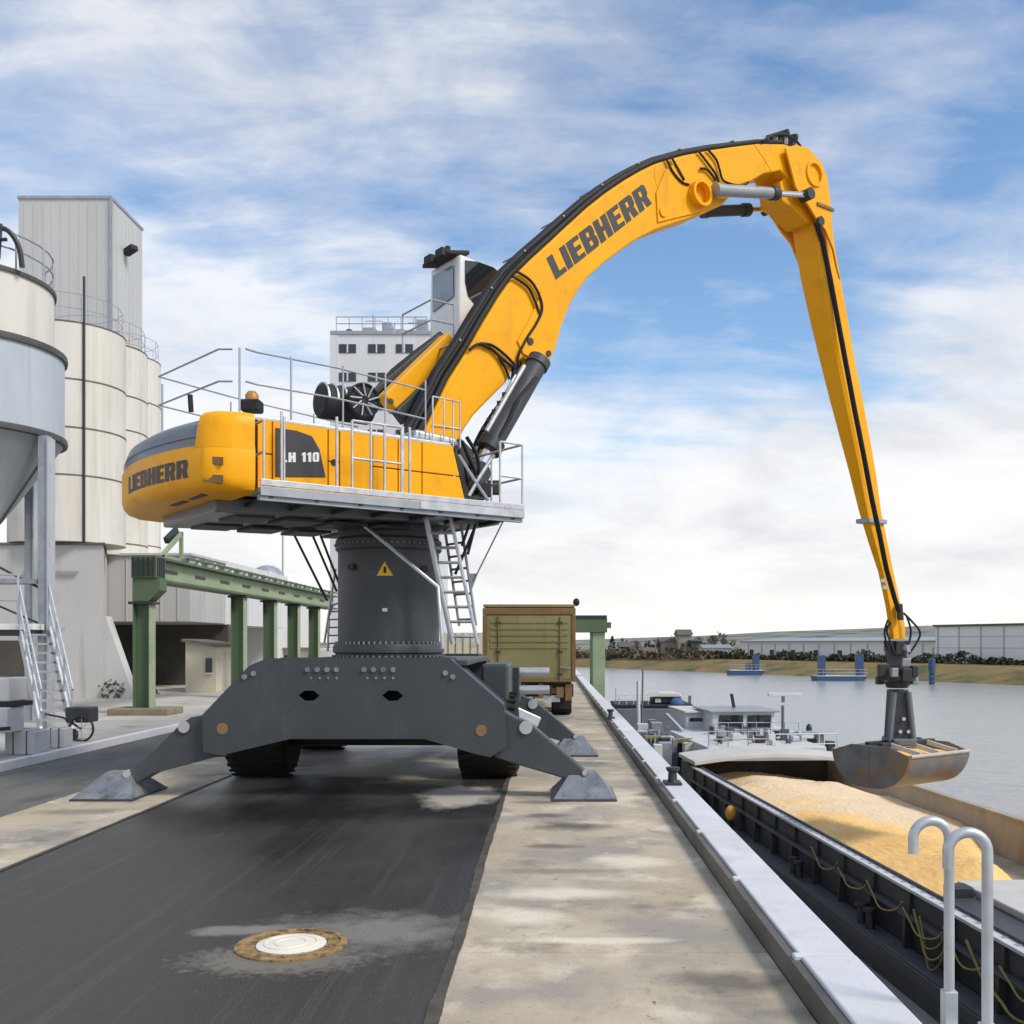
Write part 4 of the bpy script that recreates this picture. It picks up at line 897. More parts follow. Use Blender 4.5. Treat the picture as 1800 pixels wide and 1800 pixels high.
# --- undercarriage
FY = 13.15
def fp(px, py, Y=FY): return at(px, py, Y)
FRONT = [(470,1157),(790,1157),(886,1240),(892,1312),(862,1331),(838,1326),(745,1299),(510,1299),(388,1328),(357,1322),(355,1257),(438,1170)]
hexh = lambda cx, cy: [(cx-19,cy),(cx-8,cy-9),(cx+8,cy-9),(cx+19,cy),(cx+8,cy+9),(cx-8,cy+9)]
def beam(Y0, Y1, name, lab):
    poly = [(*at(x, y, FY).to_tuple(),) for x, y in FRONT]; sh = lambda p: (p[0], Y0, p[2])
    holes = [[sh(at(*q, FY)) for q in hexh(543,1223)], [sh(at(*q, FY)) for q in hexh(690,1223)]]
    o = MB().plate([sh(p) for p in poly], holes, (0,.045,0)).build(name, M['dark_grey'], cr, label=lab)
    MB().plate([(p[0], Y1-.045, p[2]) for p in poly], [], (0,.045,0)).build('inner_web', M['dark_grey'], o)
    inn = [Vector(sh(p)) for p in poly]; cen = sum(inn, Vector())/len(inn)
    inn = [p+(cen-p)*.012 for p in inn]; mb = MB(); n = len(inn)
    for i in range(n):
        a, b = inn[i], inn[(i+1) % n]; off = Vector((0,.046,0)); e = Vector((0, Y1-Y0-.046, 0)); m = (cen-a)*.03; m2 = (cen-b)*.03
        mb.hexa([a+off, b+off, b+off+m2, a+off+m, a+e, b+e, b+e+m2, a+e+m])
    mb.build('flange', M['dark_grey'], o)
    return o
fb = beam(FY, FY+.75, 'support_beam', 'grey front support beam with two diamond holes')
rbm = beam(18.25, 19.0, 'support_beam', 'grey rear support beam')
mb = MB()
for base in (541, 640):
    for i in range(4):
        p = fp(base+i*17, 1177); mb.cyl(p, p-Vector((0,.025,0)), .035, 8)
        p = fp(base+6+i*15, 1192); mb.cyl(p, p-Vector((0,.012,0)), .018, 6)
for c in ((430,1190),(446,1184),(783,1183),(796,1190)):
    p = fp(*c); mb.cyl(p, p-Vector((0,.025,0)), .035, 8)
mb.build('bolt', M['foot'], fb, kind='stuff')
mb = MB()
for c in ((391,1281),(846,1284)):
    p = fp(*c); mb.cyl(p, p-Vector((0,.008,0)), .075, 14)
mb.build('rust_plug', M['rust'], fb, kind='stuff')
# centre frame, deck and hardware
MB().bx(CX-1.0, CX+1.0, FY+.76, 18.24, .75, 1.70).build('centre_frame', M['dark_grey'], cr, bevel=.03)
MB().bx(CX-1.22, CX+1.45, FY+.5, 18.6, 1.703, 1.775).build('deck_plate', M['dark_grey'], cr, bevel=.01)
MB().bx(-1.02, -.62, 15.0, 16.6, 1.15, 1.70).build('side_tank', M['dark_grey'], cr, bevel=.04)
MB().bx(-.78, -.52, 17.0, 17.9, 1.0, 1.6).build('valve_box', M['dark'], cr, bevel=.02)
for z in (1.52, 1.22): MB().cyl((-.60, 17.2, z), (-.02, 17.2, z), .075, 12).build('pipe', M['galv'], cr, smooth=50)
MB().bar((-.62,15.2,1.02),(-.2,15.35,.82),.22,.16).build('side_step', M['galv'], cr, bevel=.02)
for Y in (15.45, 19.4):
    MB().cyl((CX-2.2, Y, .62), (CX+2.2, Y, .62), .16, 12).build('axle', M['dark'], cr)
    for sg in (-1, 1):
        xc = -2.62+sg*1.70
        ty_ = MB().lathe([(.33,-.40),(.44,-.455),(.52,-.445),(.58,-.40),(.615,-.32),(.63,-.2),(.63,.2),(.615,.32),(.58,.40),(.52,.445),(.44,.455),(.33,.40)], (xc, Y, .63), (1,0,0), 40).build('wheel', M['tyre'], cr, smooth=50)
        MB().lathe([(.32,-.34),(.15,-.28),(0,-.28),(0,.28),(.15,.28),(.32,.34)], (xc, Y, .63), (1,0,0), 24).build('rim', M['dark_grey'], ty_, smooth=40)
        mb = MB()
        for i in range(28):
            a = 2*PI*i/28
            for q in (-1, 1):
                c_ = Vector((xc+q*.24, Y+.622*math.cos(a+.11*(q > 0)), .63+.622*math.sin(a+.11*(q > 0)))); t_ = Vector((0, -math.sin(a), math.cos(a)))
                mb.bar(c_-Vector((.17,0,0))-t_*.03*q, c_+Vector((.17,0,0))+t_*.03*q, .05, .02, (0, math.cos(a), math.sin(a)))
        mb.build('tread', M['tyre'], ty_, kind='stuff')
# outriggers
LEGL = [(356,1258),(330,1262),(313,1273),(262,1322),(213,1363),(203,1372),(216,1382),(236,1378),(267,1361),(387,1329),(400,1312),(372,1296)]
LEGR = [(884,1250),(905,1262),(930,1272),(985,1318),(1035,1362),(1060,1382),(1040,1388),(1000,1373),(905,1345),(868,1332),(858,1312),(884,1300)]
def outrigger(poly, Y, mirror, px_pin, foot, lab, dY):
    th = .30; pts = [at(x, y, FY) for x, y in poly]; sh = lambda p: Vector((p.x, Y, p.z))
    o = MB().plate([sh(p) for p in pts], [], (0, th, 0)).build('outrigger_leg', M['dark_grey'], cr, bevel=.02, label=lab)
    for c, r_, m in px_pin:
        p = sh(at(*c, FY)); MB().cyl(p+Vector((0,-.03,0)), p+Vector((0,.05,0)), r_, 16).build('pin', M[m], o, smooth=40)
    x0, x1 = foot; xa = .5*(x0+x1)+(.08 if x0 < CX else -.0); d0, d1 = Y-.32, Y+.88; zt_ = .33
    MB().hexa([(x0,d0,.002),(x1,d0,.002),(x1,d1,.002),(x0,d1,.002),(x0,d0,.03),(x1,d0,.03),(x1,d1,.03),(x0,d1,.03)]).build('foot_plate', M['dark_grey'], o, bevel=.008)
    mb = MB(); ya, yb = Y+.04, Y+.26
    mb.hexa([(x0+.015,d0+.015,.031),(x1-.015,d0+.015,.031),(x1-.015,d1-.015,.031),(x0+.015,d1-.015,.031),(xa-.17,ya,zt_),(xa+.17,ya,zt_),(xa+.17,yb,zt_),(xa-.17,yb,zt_)])
    mb.build('foot', M['foot'], o, bevel=.006)
    return o
pinL = [((319,1279),.075,'galv'),((218,1362),.05,'galv'),((368,1314),.06,'foot')]
pinR = [((924,1280),.085,'galv'),((1028,1360),.035,'galv'),((868,1314),.06,'foot')]
kx = FY/1800
outrigger(LEGL, FY+.10, 0, pinL, ((135-968)*kx, (238-968)*kx+.05), 'left front outrigger leg with worn steel foot', 0)
outrigger(LEGR, FY+.10, 0, pinR, ((970-968)*kx, (1083-968)*kx), 'right front outrigger leg with worn steel foot', 0)
outrigger(LEGL, 18.35, 0, pinL, ((135-968)*kx, (238-968)*kx+.05), 'left rear outrigger leg', 0)
outrigger(LEGR, 18.35, 0, pinR, ((970-968)*kx, (1083-968)*kx), 'right rear outrigger leg', 0)
# pedestal
MB().lathe([(.79,1.99),(.79,3.42),(.83,3.46),(.83,3.60),(.79,3.64),(.79,3.80),(.95,3.84),(.95,4.0)], (CX,CY,0), n=64).build('pedestal', M['dark_grey'], cr, smooth=30)
MB().lathe([(.83,1.776),(.83,1.84),(.87,1.86),(.87,1.93),(.85,1.985),(.79,1.988)], (CX,CY,0), n=64).build('pedestal_flange', M['dark_grey'], cr, smooth=30)
mb = MB()
for i in range(60):
    a = 2*PI*i/60; e = Vector((math.cos(a), math.sin(a), 0)); c_ = Vector((CX,CY,0))
    mb.cyl(c_+e*.825+Vector((0,0,1.986)), c_+e*.825+Vector((0,0,2.03)), .017, 6)
    mb.cyl(c_+e*.84+Vector((0,0,1.80)), c_+e*.885+Vector((0,0,1.80)), .018, 6)
    mb.cyl(c_+e*.825+Vector((0,0,3.53)), c_+e*.85+Vector((0,0,3.53)), .014, 6)
mb.build('flange_bolt', M['foot'], cr, kind='stuff')
def onped(px, py, r=.795):
    k = (px-968)/1800; a_, b_, c_ = 1+k*k, -2*(CY+k*CX), CX*CX+CY*CY-r*r; y = (-b_-math.sqrt(b_*b_-4*a_*c_))/(2*a_); return Vector((k*y, y, CAMZ-(py-1131)*y/1800))
wsn = MB().flat([onped(662,1012,.8), onped(691,1012,.8), onped(676,987,.8)]).build('warning_sign', M['warn'], cr)
MB().flat([onped(674,1007,.803), onped(679,1007,.803), onped(678.5,996,.803), onped(674.5,996,.803)]).build('warning_mark', M['black'], wsn)
MB().flat([onped(672,1069,.8), onped(681,1069,.8), onped(681,1075,.8), onped(672,1075,.8)]).build('sticker', M['letter_white'], cr)
for px, py in ((618,997),(748,1000)):
    p = onped(px, py, .79); MB().cyl(p, p+Vector((0,-.09,0)), .05, 10).build('lifting_lug', M['dark'], cr, smooth=40)
# --- upper carriage
MB().hexa([U(-3.15,-1.15,3.72),U(1.35,-1.15,3.86),U(1.35,1.15,3.86),U(-3.15,1.15,3.72),U(-3.15,-1.15,3.93),U(1.35,-1.15,3.99),U(1.35,1.15,3.99),U(-3.15,1.15,3.93)]).build('main_frame', M['hood'], cr, bevel=.03)
for n_ in (-.62, .62):
    for i in range(4): MB().hexa([U(-2.8+i*.7,n_-.35,3.70),U(-2.25+i*.7,n_-.35,3.71),U(-2.25+i*.7,n_+.35,3.71),U(-2.8+i*.7,n_+.35,3.70),U(-2.8+i*.7,n_-.35,3.75),U(-2.25+i*.7,n_-.35,3.75),U(-2.25+i*.7,n_+.35,3.75),U(-2.8+i*.7,n_+.35,3.75)]).build('belly_plate', M['dark'], cr, bevel=.01)
def cw(n):  # plan outline of the tail
    a = abs(n); return -3.86+.10*n*n if a < 1.7 else -3.571+((a-1.7)/.3)*.10+((a-1.7)/.3)**3*.26
cwo = [n/40*2.0 for n in range(-40, 41)]
def cring(z, inset=0.0, front=-2.93): return [U(cw(n)+inset*(1 if abs(n) < 1.9 else .6), n*(1-inset*.35), z) for n in cwo]+[U(front, 2.0-inset*.3, z), U(front, -2.0+inset*.3, z)]
mb = MB(); rings = [cring(3.885,.20), cring(3.925,.07), cring(3.99,.015), cring(4.06), cring(4.42), cring(4.47,.03)]
k = len(rings[0]); b = 0
for r_ in rings: mb.v += r_
for i in range(len(rings)-1):
    for j in range(k): mb.f.append((i*k+j, i*k+(j+1) % k, (i+1)*k+(j+1) % k, (i+1)*k+j))
mb.f.append(tuple(range(k))); mb.f.append(tuple(range((len(rings)-1)*k, len(rings)*k)))
cwb = mb.build('counterweight', M['yellow'], cr, smooth=35)
for sg in (-1, 1):   # tall corner columns, following the tail's outline
    nn = [1.68+.32*q/10 for q in range(11)]
    rg_ = []
    for z, lean, ins in ((4.425,0,0),(4.52,.005,0),(4.70,.03,0),(4.82,.06,.0),(4.875,.10,.03),(4.895,.16,.08)):
        rg_.append([U(cw(n)+lean+(.3*ins if n < 1.8 else 0), sg*(n-ins*(n-1.68)/.32), z) for n in nn]+[U(-2.935,sg*(2.0-ins),z), U(-2.935,sg*1.68,z)])
    mb = MB(); k = len(rg_[0])
    for r_ in rg_: mb.v += r_
    for i in range(len(rg_)-1):
        for j in range(k): mb.f.append((i*k+j, i*k+(j+1) % k, (i+1)*k+(j+1) % k, (i+1)*k+j))
    mb.f.append(tuple(range(k))); mb.f.append(tuple(range((len(rg_)-1)*k, len(rg_)*k)))
    mb.build('corner_column', M['yellow'], cwb, smooth=40)
# sloped grey hood between the columns
ns = [-1.675+3.35*i/24 for i in range(25)]
mb = MB(); pr = [(0.03,4.465),(.04,4.60),(.09,4.74),(.22,4.83),(.50,4.875),(.65,4.88)]
for d, z in pr: mb.v += [U(cw(n)+d, n, z) for n in ns]
for i in range(len(pr)-1):
    for j in range(24): mb.f.append((i*25+j, i*25+j+1, (i+1)*25+j+1, (i+1)*25+j))
mb.build('engine_hood', M['hood'], cr, smooth=50)
for i in range(3): MB().tube([U(cw(n)+pr[1][0]+.045*i-.012, n, 4.57+.075*i) for n in ns], .004, 5).build('hood_seam', M['dark'], cr)
# recessed lifting pockets in the corner, back lettering, belly slots
for y_ in (806, 838):
    p = pu(352, y_, 1.93); a = (p-Vector((0,0,.0)))
    s_, z_ = pl(352, y_, 1.9); sb = cw(1.84)
    MB().hexa([U(sb-.02,1.80,z_-.04),U(sb+.16,2.004,z_-.07),U(sb+.16,1.93,z_-.07),U(sb+.05,1.75,z_-.04),U(sb-.02,1.80,z_+.05),U(sb+.16,2.004,z_+.03),U(sb+.16,1.93,z_+.03),U(sb+.05,1.75,z_+.05)]).build('step_pocket', M['rust'], cwb)
mb = MB()
def subdiv_letters(mb, word, fn, gap=.09):
    """as letters(), but cut into columns so that the word can follow a curve"""
    tmp = MB(); letters(tmp, word, lambda x, y: Vector((x, y, 0)), gap)
    bm = bmesh.new(); vs = [bm.verts.new(v) for v in tmp.v]
    for f in tmp.f:
        try: bm.faces.new([vs[i] for i in f])
        except ValueError: pass
    for i in range(1, 60):
        bmesh.ops.bisect_plane(bm, geom=bm.verts[:]+bm.edges[:]+bm.faces[:], plane_co=(i/60,0,0), plane_no=(1,0,0))
    bm.verts.index_update(); mb.add([fn(v.co.x, v.co.y) for v in bm.verts], [tuple(v.index for v in f.verts) for f in bm.faces]); bm.free()
WORD = 'LIEBHERR'
subdiv_letters(mb, WORD, lambda x, y: U(cw(-.30+1.85*x)-.006, -.30+1.85*x, 4.06+.01*x+.23*y))
mb.build('lettering', M['letter'], cwb)
for i in range(2): MB().hexa([U(-3.45+.02*i,.2+.75*i,3.875),U(-3.36,.2+.75*i,3.875),U(-3.36,.75+.75*i,3.875),U(-3.45,.75+.75*i,3.875),U(-3.45+.02*i,.2+.75*i,3.90),U(-3.36,.2+.75*i,3.90),U(-3.36,.75+.75*i,3.90),U(-3.45+.02*i,.75+.75*i,3.90)]).build('belly_slot', M['dark'], cwb)
# side: dark core with separate yellow doors
PN = 1.55
zt0, zt1 = pl(480,737,PN)[1], pl(795,782,PN)[1]
s0, s1 = -2.88, pl(796,782,PN)[0]; s1b = pl(822,872,PN)[0]
MB().hexa([U(s0,-1.5,3.97),U(s1b-.08,-1.5,3.97),U(s1b-.08,PN-.05,3.97),U(s0,PN-.05,3.97),U(s0,-1.5,zt0-.04),U(s1-.06,-1.5,zt1-.04),U(s1-.06,PN-.05,zt1-.04),U(s0,PN-.05,zt0-.04)]).build('machine_house', M['dark'], cr)
def zt(s): return zt0+(zt1-zt0)*(s-s0)/(s1-s0)
cuts = [pl(x, 800, PN)[0] for x in (452, 479, 577, 597, 655, 700, 742)]+[None]
zm = lambda s: 3.98+(zt(s)-3.98)*.52
g_ = .008
def door(sa, sb, zb, ztop, sb_top=None):
    sbt = sb if sb_top is None else sb_top
    a = [U(sa+g_,PN-.045,zb(sa)+g_),U(sb-g_,PN-.045,zb(sb)+g_),U(sbt-g_,PN-.045,ztop(sbt)-g_),U(sa+g_,PN-.045,ztop(sa)-g_)]
    return MB().prism(a, UN*.045).build('side_door', M['yellow'], cr, bevel=.008)
zb_ = lambda s: 3.98
cuts = cuts[:-1]
for i in range(len(cuts)-1):
    if i in (1, 3):   # one piece, top to bottom
        door(cuts[i], cuts[i+1], zb_, zt)
    else:
        door(cuts[i], cuts[i+1], zb_, zm); door(cuts[i], cuts[i+1], zm, zt)
sm = s1+(s1b-s1)*.48
door(cuts[-1], s1b, zb_, zm, sm); door(cuts[-1], sm, zm, zt, s1)
MB().hexa([U(s0,-1.52,zt0-.035),U(s1-.03,-1.52,zt1-.035),U(s1-.03,PN,zt1-.035),U(s0,PN,zt0-.035),U(s0,-1.52,zt0+.02),U(s1-.03,-1.52,zt1+.02),U(s1-.03,PN,zt1+.02),U(s0,PN,zt0+.02)]).build('roof_deck', M['galv'], cr, bevel=.01)
bp = [(484,752),(520,757),(548,767),(561,790),(572,839),(484,838)]
bpo = MB().prism([pu(x, y, PN, .002) for x, y in bp], UN*.012).build('badge_panel', M['dark'], cr, bevel=.004)
mb = MB(); A, B_, C_ = pu(493,813,PN,.018), pu(560,812,PN,.018), pu(493,796,PN,.018)
letters(mb, 'LH 110', lambda x, y: A+(B_-A)*x+(C_-A)*y, .16); mb.build('lettering', M['letter_white'], bpo)
p = pu(587, 813, PN); MB().cyl(p, p+UN*.012, .045, 14).build('door_lock', M['black'], cr)
# walkway with toe board and railings
WN = 2.03
wa, wb = -2.88, pl(918, 880, 2.0)[0]
MB().hexa([U(wa,1.56,3.90),U(wb,1.56,3.90),U(wb,WN,3.90),U(wa,WN,3.90),U(wa,1.56,3.965),U(wb,1.56,3.965),U(wb,WN,3.965),U(wa,WN,3.965)]).build('walkway', M['galv_dull'], cr, bevel=.006)
MB().hexa([U(wa,WN+.003,3.985),U(wb,WN+.003,3.985),U(wb,WN+.03,3.985),U(wa,WN+.03,3.985),U(wa,WN+.003,4.065),U(wb,WN+.003,4.065),U(wb,WN+.03,4.065),U(wa,WN+.03,4.065)]).build('toe_board', M['galv'], cr, bevel=.004)
MB().hexa([U(wa,WN+.003,3.86),U(wb,WN+.003,3.86),U(wb,WN+.02,3.86),U(wa,WN+.02,3.86),U(wa,WN+.003,3.975),U(wb,WN+.003,3.975),U(wb,WN+.02,3.975),U(wa,WN+.02,3.975)]).build('edge_channel', M['galv_dull'], cr, bevel=.004)
MB().hexa([U(-.6,WN+.022,3.87),U(wb,WN+.022,3.87),U(wb,WN+.03,3.87),U(-.6,WN+.03,3.87),U(-.6,WN+.022,3.98),U(wb,WN+.022,3.98),U(wb,WN+.03,3.98),U(-.6,WN+.03,3.98)]).build('edge_plate', M['galv'], cr)
MB().hexa([U(s1b,-1.6,3.90),U(wb,-1.6,3.90),U(wb,1.55,3.90),U(s1b,1.55,3.90),U(s1b,-1.6,3.96),U(wb,-1.6,3.96),U(wb,1.55,3.96),U(s1b,1.55,3.96)]).build('front_platform', M['galv_dull'], cr, bevel=.006)
for i in range(7): s_ = wa+.15+i*.62; MB().bar(U(s_,1.1,3.84),U(s_,WN,3.87),.05,.06).build('walkway_bracket', M['dark'], cr)
MB().bar(U(wa,WN-.06,3.84),U(wb,WN-.06,3.84),.08,.07).build('edge_beam', M['galv_dull'], cr)
for px in (592, 652, 676, 708, 720): p = pu(px, 868, WN); MB().tube([U(pl(px,868,WN)[0],WN,3.97), U(pl(px,868,WN)[0],WN,4.98)], .02).build('railing_post', M['galv'], cr)
mb = MB(); railing(mb, [U(-1.62,WN,3.96),U(-.88,WN,3.96)], (.5,1.0), .018); mb.build('walkway_railing', M['galv'], cr)
mb = MB(); railing(mb, [U(wb-.42,WN,3.96),U(wb-.02,WN,3.96),U(wb-.02,1.2,3.96),U(wb-.02,.4,3.96)], (.5,1.0), .018); mb.build('front_railing', M['galv'], cr)
mb = MB(); railing(mb, [U(-2.83,WN,3.96),U(-2.83,1.6,3.96)], (.45,.85), .018); mb.tube([U(-2.6,WN,3.96),U(-2.6,WN,4.95)], .018); mb.tube([U(-2.45,1.75,3.96),U(-2.45,1.75,4.95)], .018); mb.build('gate_railing', M['galv'], cr)
# roof railings
zr = zt0+.02
mb = MB()
c0, c1, c2, c3 = U(-2.97,1.5,5.80), U(-3.12,1.2,5.84), U(-3.25,-1.0,5.92), U(-1.6,1.5,5.78)
d_ = Vector((0,0,-.42))
for o_ in (Vector(), d_):
    mb.tube([c1+Vector((.18,0,0))+o_, c1+o_, c2+o_], .013); mb.tube([c0+o_+Vector((.1,0,0)), c0+o_+US*.25, c3+o_, U(-.2,1.5,5.68)+o_], .013)
    mb.tube([c2+o_, U(-2.0,-1.5,5.9)+o_, U(.2,-1.5,5.7)+o_], .013)
for q in (U(-2.95,1.5,0), U(-2.25,1.5,0), U(-1.5,1.5,0), U(-.85,1.5,0), U(-.2,1.5,0), U(-3.2,-1.0,0), U(-2.0,-1.5,0), U(-.6,-1.5,0)): mb.tube([q+UZ*zr, q+UZ*5.82], .014)
mb.build('roof_railing', M['galv_dull'], cr)
mb = MB()
for i, s_ in enumerate((-.05, .14, .30, .42)): mb.tube([U(s_,1.45,zt(s_)), U(s_,1.45,5.62)], .013)
mb.tube([U(-.05,1.45,5.62),U(.42,1.45,5.60)], .013); mb.tube([U(-.05,1.45,5.2),U(.42,1.45,5.2)], .013); mb.build('front_roof_railing', M['galv'], cr)
# roof equipment
mb = MB(); mb.hexa([U(-.35,.9,zt(-.3)+.03),U(.45,.9,zt(.3)+.03),U(.45,1.4,zt(.3)+.03),U(-.35,1.4,zt(-.3)+.03),U(-.3,.9,zt(-.3)+.2),U(.4,.9,zt(.3)+.15),U(.4,1.4,zt(.3)+.15),U(-.3,1.4,zt(-.3)+.2)]); mb.build('roof_cover', M['galv'], cr, bevel=.05, seg=3)
for i in range(5): s_ = -2.3+i*.42; MB().hexa([U(s_,.2,zr),U(s_+.36,.2,zr),U(s_+.36,1.35,zr),U(s_,1.35,zr),U(s_,.2,zr+.05),U(s_+.36,.2,zr+.05),U(s_+.36,1.35,zr+.05),U(s_,1.35,zr+.05)]).build('roof_panel', M['galv_dull'], cr, bevel=.015)
MB().cyl(pu(336,724,.9), pu(334,694,.9), .035, 8).build('exhaust_pipe', M['black'], cr)
p = pu(443, 712, 1.2)
MB().bx(p.x-.13,p.x+.13,p.y-.12,p.y+.12,p.z-.1,p.z+.06).build('work_lamp', M['black'], cr, bevel=.03)
MB().lathe([(.09,0),(.09,.07),(.05,.12),(0,.13)], p+Vector((0,0,.061)), n=12).build('beacon', M['lamp_orange'], cr, smooth=50)
# black cooler drum with light ribs
dc = pu(606, 704, .7); mb = MB()
MB().lathe([(.0,-.40),(.22,-.40),(.25,-.37),(.25,.37),(.22,.40),(.0,.40)], dc-UZ*.06, tuple(US), 28).build('cooler_drum', M['black'], cr, smooth=40)
for i in range(6): MB().tube([dc-UZ*.06+US*(-.36+.14*i)+UN*(.262*math.cos(a))+UZ*(.262*math.sin(a)) for a in [PI*(.02+.9*j/10) for j in range(11)]], .018, 6).build('drum_rib', M['galv'], cr)
fc = dc+US*.12+UN*.30-UZ*.05
fd = MB().lathe([(.0,0),(.24,0),(.25,.02),(.25,.10),(.235,.11),(.20,.08),(.0,.08)], fc, tuple(UN), 28).build('hose_reel', M['black'], cr, smooth=40)
for i in range(9):
    a = 2*PI*i/9; MB().tube(crom([fc+UN*.115+US*.06*math.cos(a)+UZ*.06*math.sin(a), fc+UN*.115+US*.15*math.cos(a+.25)+UZ*.15*math.sin(a+.25), fc+UN*.115+US*.235*math.cos(a+.3)+UZ*.235*math.sin(a+.3)],3), .012, 5).build('spoke', M['galv'], fd)
# --- boom
BHW = .36
BOOM = [(722,800),(751,747),(789,667),(824,612),(850,566),(878,520),(900,489),(933,456),(967,425),(1000,394),(1033,364),(1066,338),(1100,315),(1128,299),(1153,287),(1200,273),(1250,263),(1292,257),(1333,252),(1378,253),(1410,262),(1436,285),(1448,310),(1446,334),(1428,345),(1405,338),(1392,318),(1372,300),(1344,305),(1322,318),(1300,326),(1283,346),(1270,360),(1234,377),(1194,390),(1153,404),(1125,418),(1100,434),(1066,459),(1033,488),(1019,507),(1007,527),(996,549),(987,573),(977,613),(968,632),(955,642),(937,637),(920,628),(905,641),(889,673),(860,702),(833,730),(818,752),(806,775),(790,815)]
bpts = [U(*(lambda q: (q[0], -BHW, q[1]))(pl(x, y, BHW))) for x, y in BOOM]
bm_ = MB().prism(bpts, UN*(2*BHW)).build('boom', M['yellow'], cr, bevel=.035, seg=3, smooth=30)
# raised side plates at the cylinder lug and knuckle
def splate(poly, name='side_plate', t=.03, m='yellow', par=None, bev=.01):
    o = None
    for sg in (1, -1):
        pts = [U(*(lambda q: (q[0], sg*(BHW+.001), q[1]))(pl(x, y, BHW))) for x, y in poly]
        o = MB().prism(pts, UN*(sg*t)).build(name, M[m], par or bm_, bevel=bev)
    return o
splate([(918,622),(908,600),(925,570),(940,540),(950,512),(968,505),(985,520),(998,540),(984,575),(974,612),(966,630),(955,640),(938,634)])
splate([(1152,340),(1168,300),(1190,284),(1215,318),(1256,330),(1262,356),(1228,374),(1186,384),(1155,392)])
splate([(757,750),(795,672),(830,616),(842,622),(870,650),(882,668),(856,700),(828,730),(812,756)], t=.012)
for c, r_ in (((930,601),.06),((962,622),.05)):
    for sg in (1, -1): p = U(pl(*c,BHW)[0], sg*BHW, pl(*c,BHW)[1]); MB().cyl(p, p+UN*(sg*.055), r_, 14).build('pin', M['dark'], bm_, smooth=40)
# big hollow cross tubes (boss rings)
def boss(px, py, r_, par, hw, ln):
    s_, z_ = pl(px, py, hw)
    for sg in (1, -1):
        MB().lathe([(r_*.78,-.02),(r_*.78,ln),(r_,ln),(r_,-.02)], U(s_, sg*hw, z_), tuple(UN*sg), 28).build('pin_boss', M['yellow'], par, smooth=40)
        MB().lathe([(r_*.77,.0),(0,.004)], U(s_, sg*(hw+.005), z_), tuple(UN*sg), 24).build('boss_core', M['yellow'], par)
boss(1226, 343, .25, bm_, BHW+.03, .16)
for c in ((1163,374),): p = pu(*c, BHW); MB().cyl(p, p+UN*.06, .09, 14).build('pin', M['yellow'], bm_, smooth=40)
mb = MB(); A, B_, C_ = pu(977,492,BHW,.004), pu(1146,358,BHW,.004), pu(960,454,BHW,.004)
letters(mb, WORD, lambda x, y: A+(B_-A)*x+(C_-A)*y, .07); mb.build('lettering', M['letter'], bm_)
# weld seams across the boom side
for poly in (((1152,288),(1150,310),(1160,345)),((1325,254),(1340,275),(1356,302))):
    MB().tube([pu(x, y, BHW, .003) for x, y in poly], .005, 5).build('weld_seam', M['yellow'], bm_)
# hose bundle along the boom's back
HE = [pl(x, y, BHW) for x, y in [(735,776)]+BOOM[1:20]]
def hline(off0, off1, n, i0=0, i1=None):
    out = []; i1 = len(HE) if i1 is None else i1
    for i in range(i0, i1):
        a, b = HE[max(i-1,0)], HE[min(i+1,len(HE)-1)]; d = Vector((b[0]-a[0], b[1]-a[1])).normalized(); t = (i-i0)/(i1-i0-1); o = off0+(off1-off0)*t
        out.append(U(HE[i][0]-d.y*o, n, HE[i][1]+d.x*o))
    return out
for n_, a, b in ((.31,.055,.05),(.205,.055,.05),(.10,.055,.05),(-.005,.055,.05),(-.11,.055,.05),(-.215,.055,.05),(.26,.15,.05),(.15,.15,.06),(.04,.15,.06),(.30,.235,.04),(.18,.235,.05)):
    MB().tube(hline(a, b, n_, 0), .05 if a < .1 else .046, 7).build('hydraulic_hose', M['black'], bm_, smooth=60)
up_ = hline(.12,.08,.0)
for i in range(3, 19):
    p = up_[i]; d = (up_[min(i+1,19)]-up_[i-1]).normalized(); u_ = d.cross(UN).normalized(); u_ = -u_ if u_.z < 0 else u_
    if i % 2: MB().bar(p-UN*.30+u_*.09*(1-i/24), p+UN*.365+u_*.09*(1-i/24), .035, .03, u_).build('hose_clamp', M['cyl_grey'], bm_, bevel=.005)
# hose loops over the boom side
for lp in (((905,478),(930,495),(945,520),(950,545),(940,570),(922,598),(908,628),(910,645)),((898,487),(925,506),(938,532),(946,552)),
           ((822,616),(838,606),(858,612),(880,632),(903,648)),((846,607),(868,620),(884,645),(893,668)),((842,605),(862,608),(884,624),(904,644)),
           ((1168,280),(1180,304),(1196,322),(1208,326)),((1178,279),(1190,300),(1200,318)),((1224,266),(1238,284),(1254,306),(1260,322)),((1240,263),(1256,282),(1262,300),(1270,320),(1300,328),(1312,322)),((1228,298),(1240,300),(1256,318))):
    MB().tube(crom([pu(x, y, BHW, .045) for x, y in lp]), .024, 6).build('hose_loop', M['black'], bm_, smooth=60)
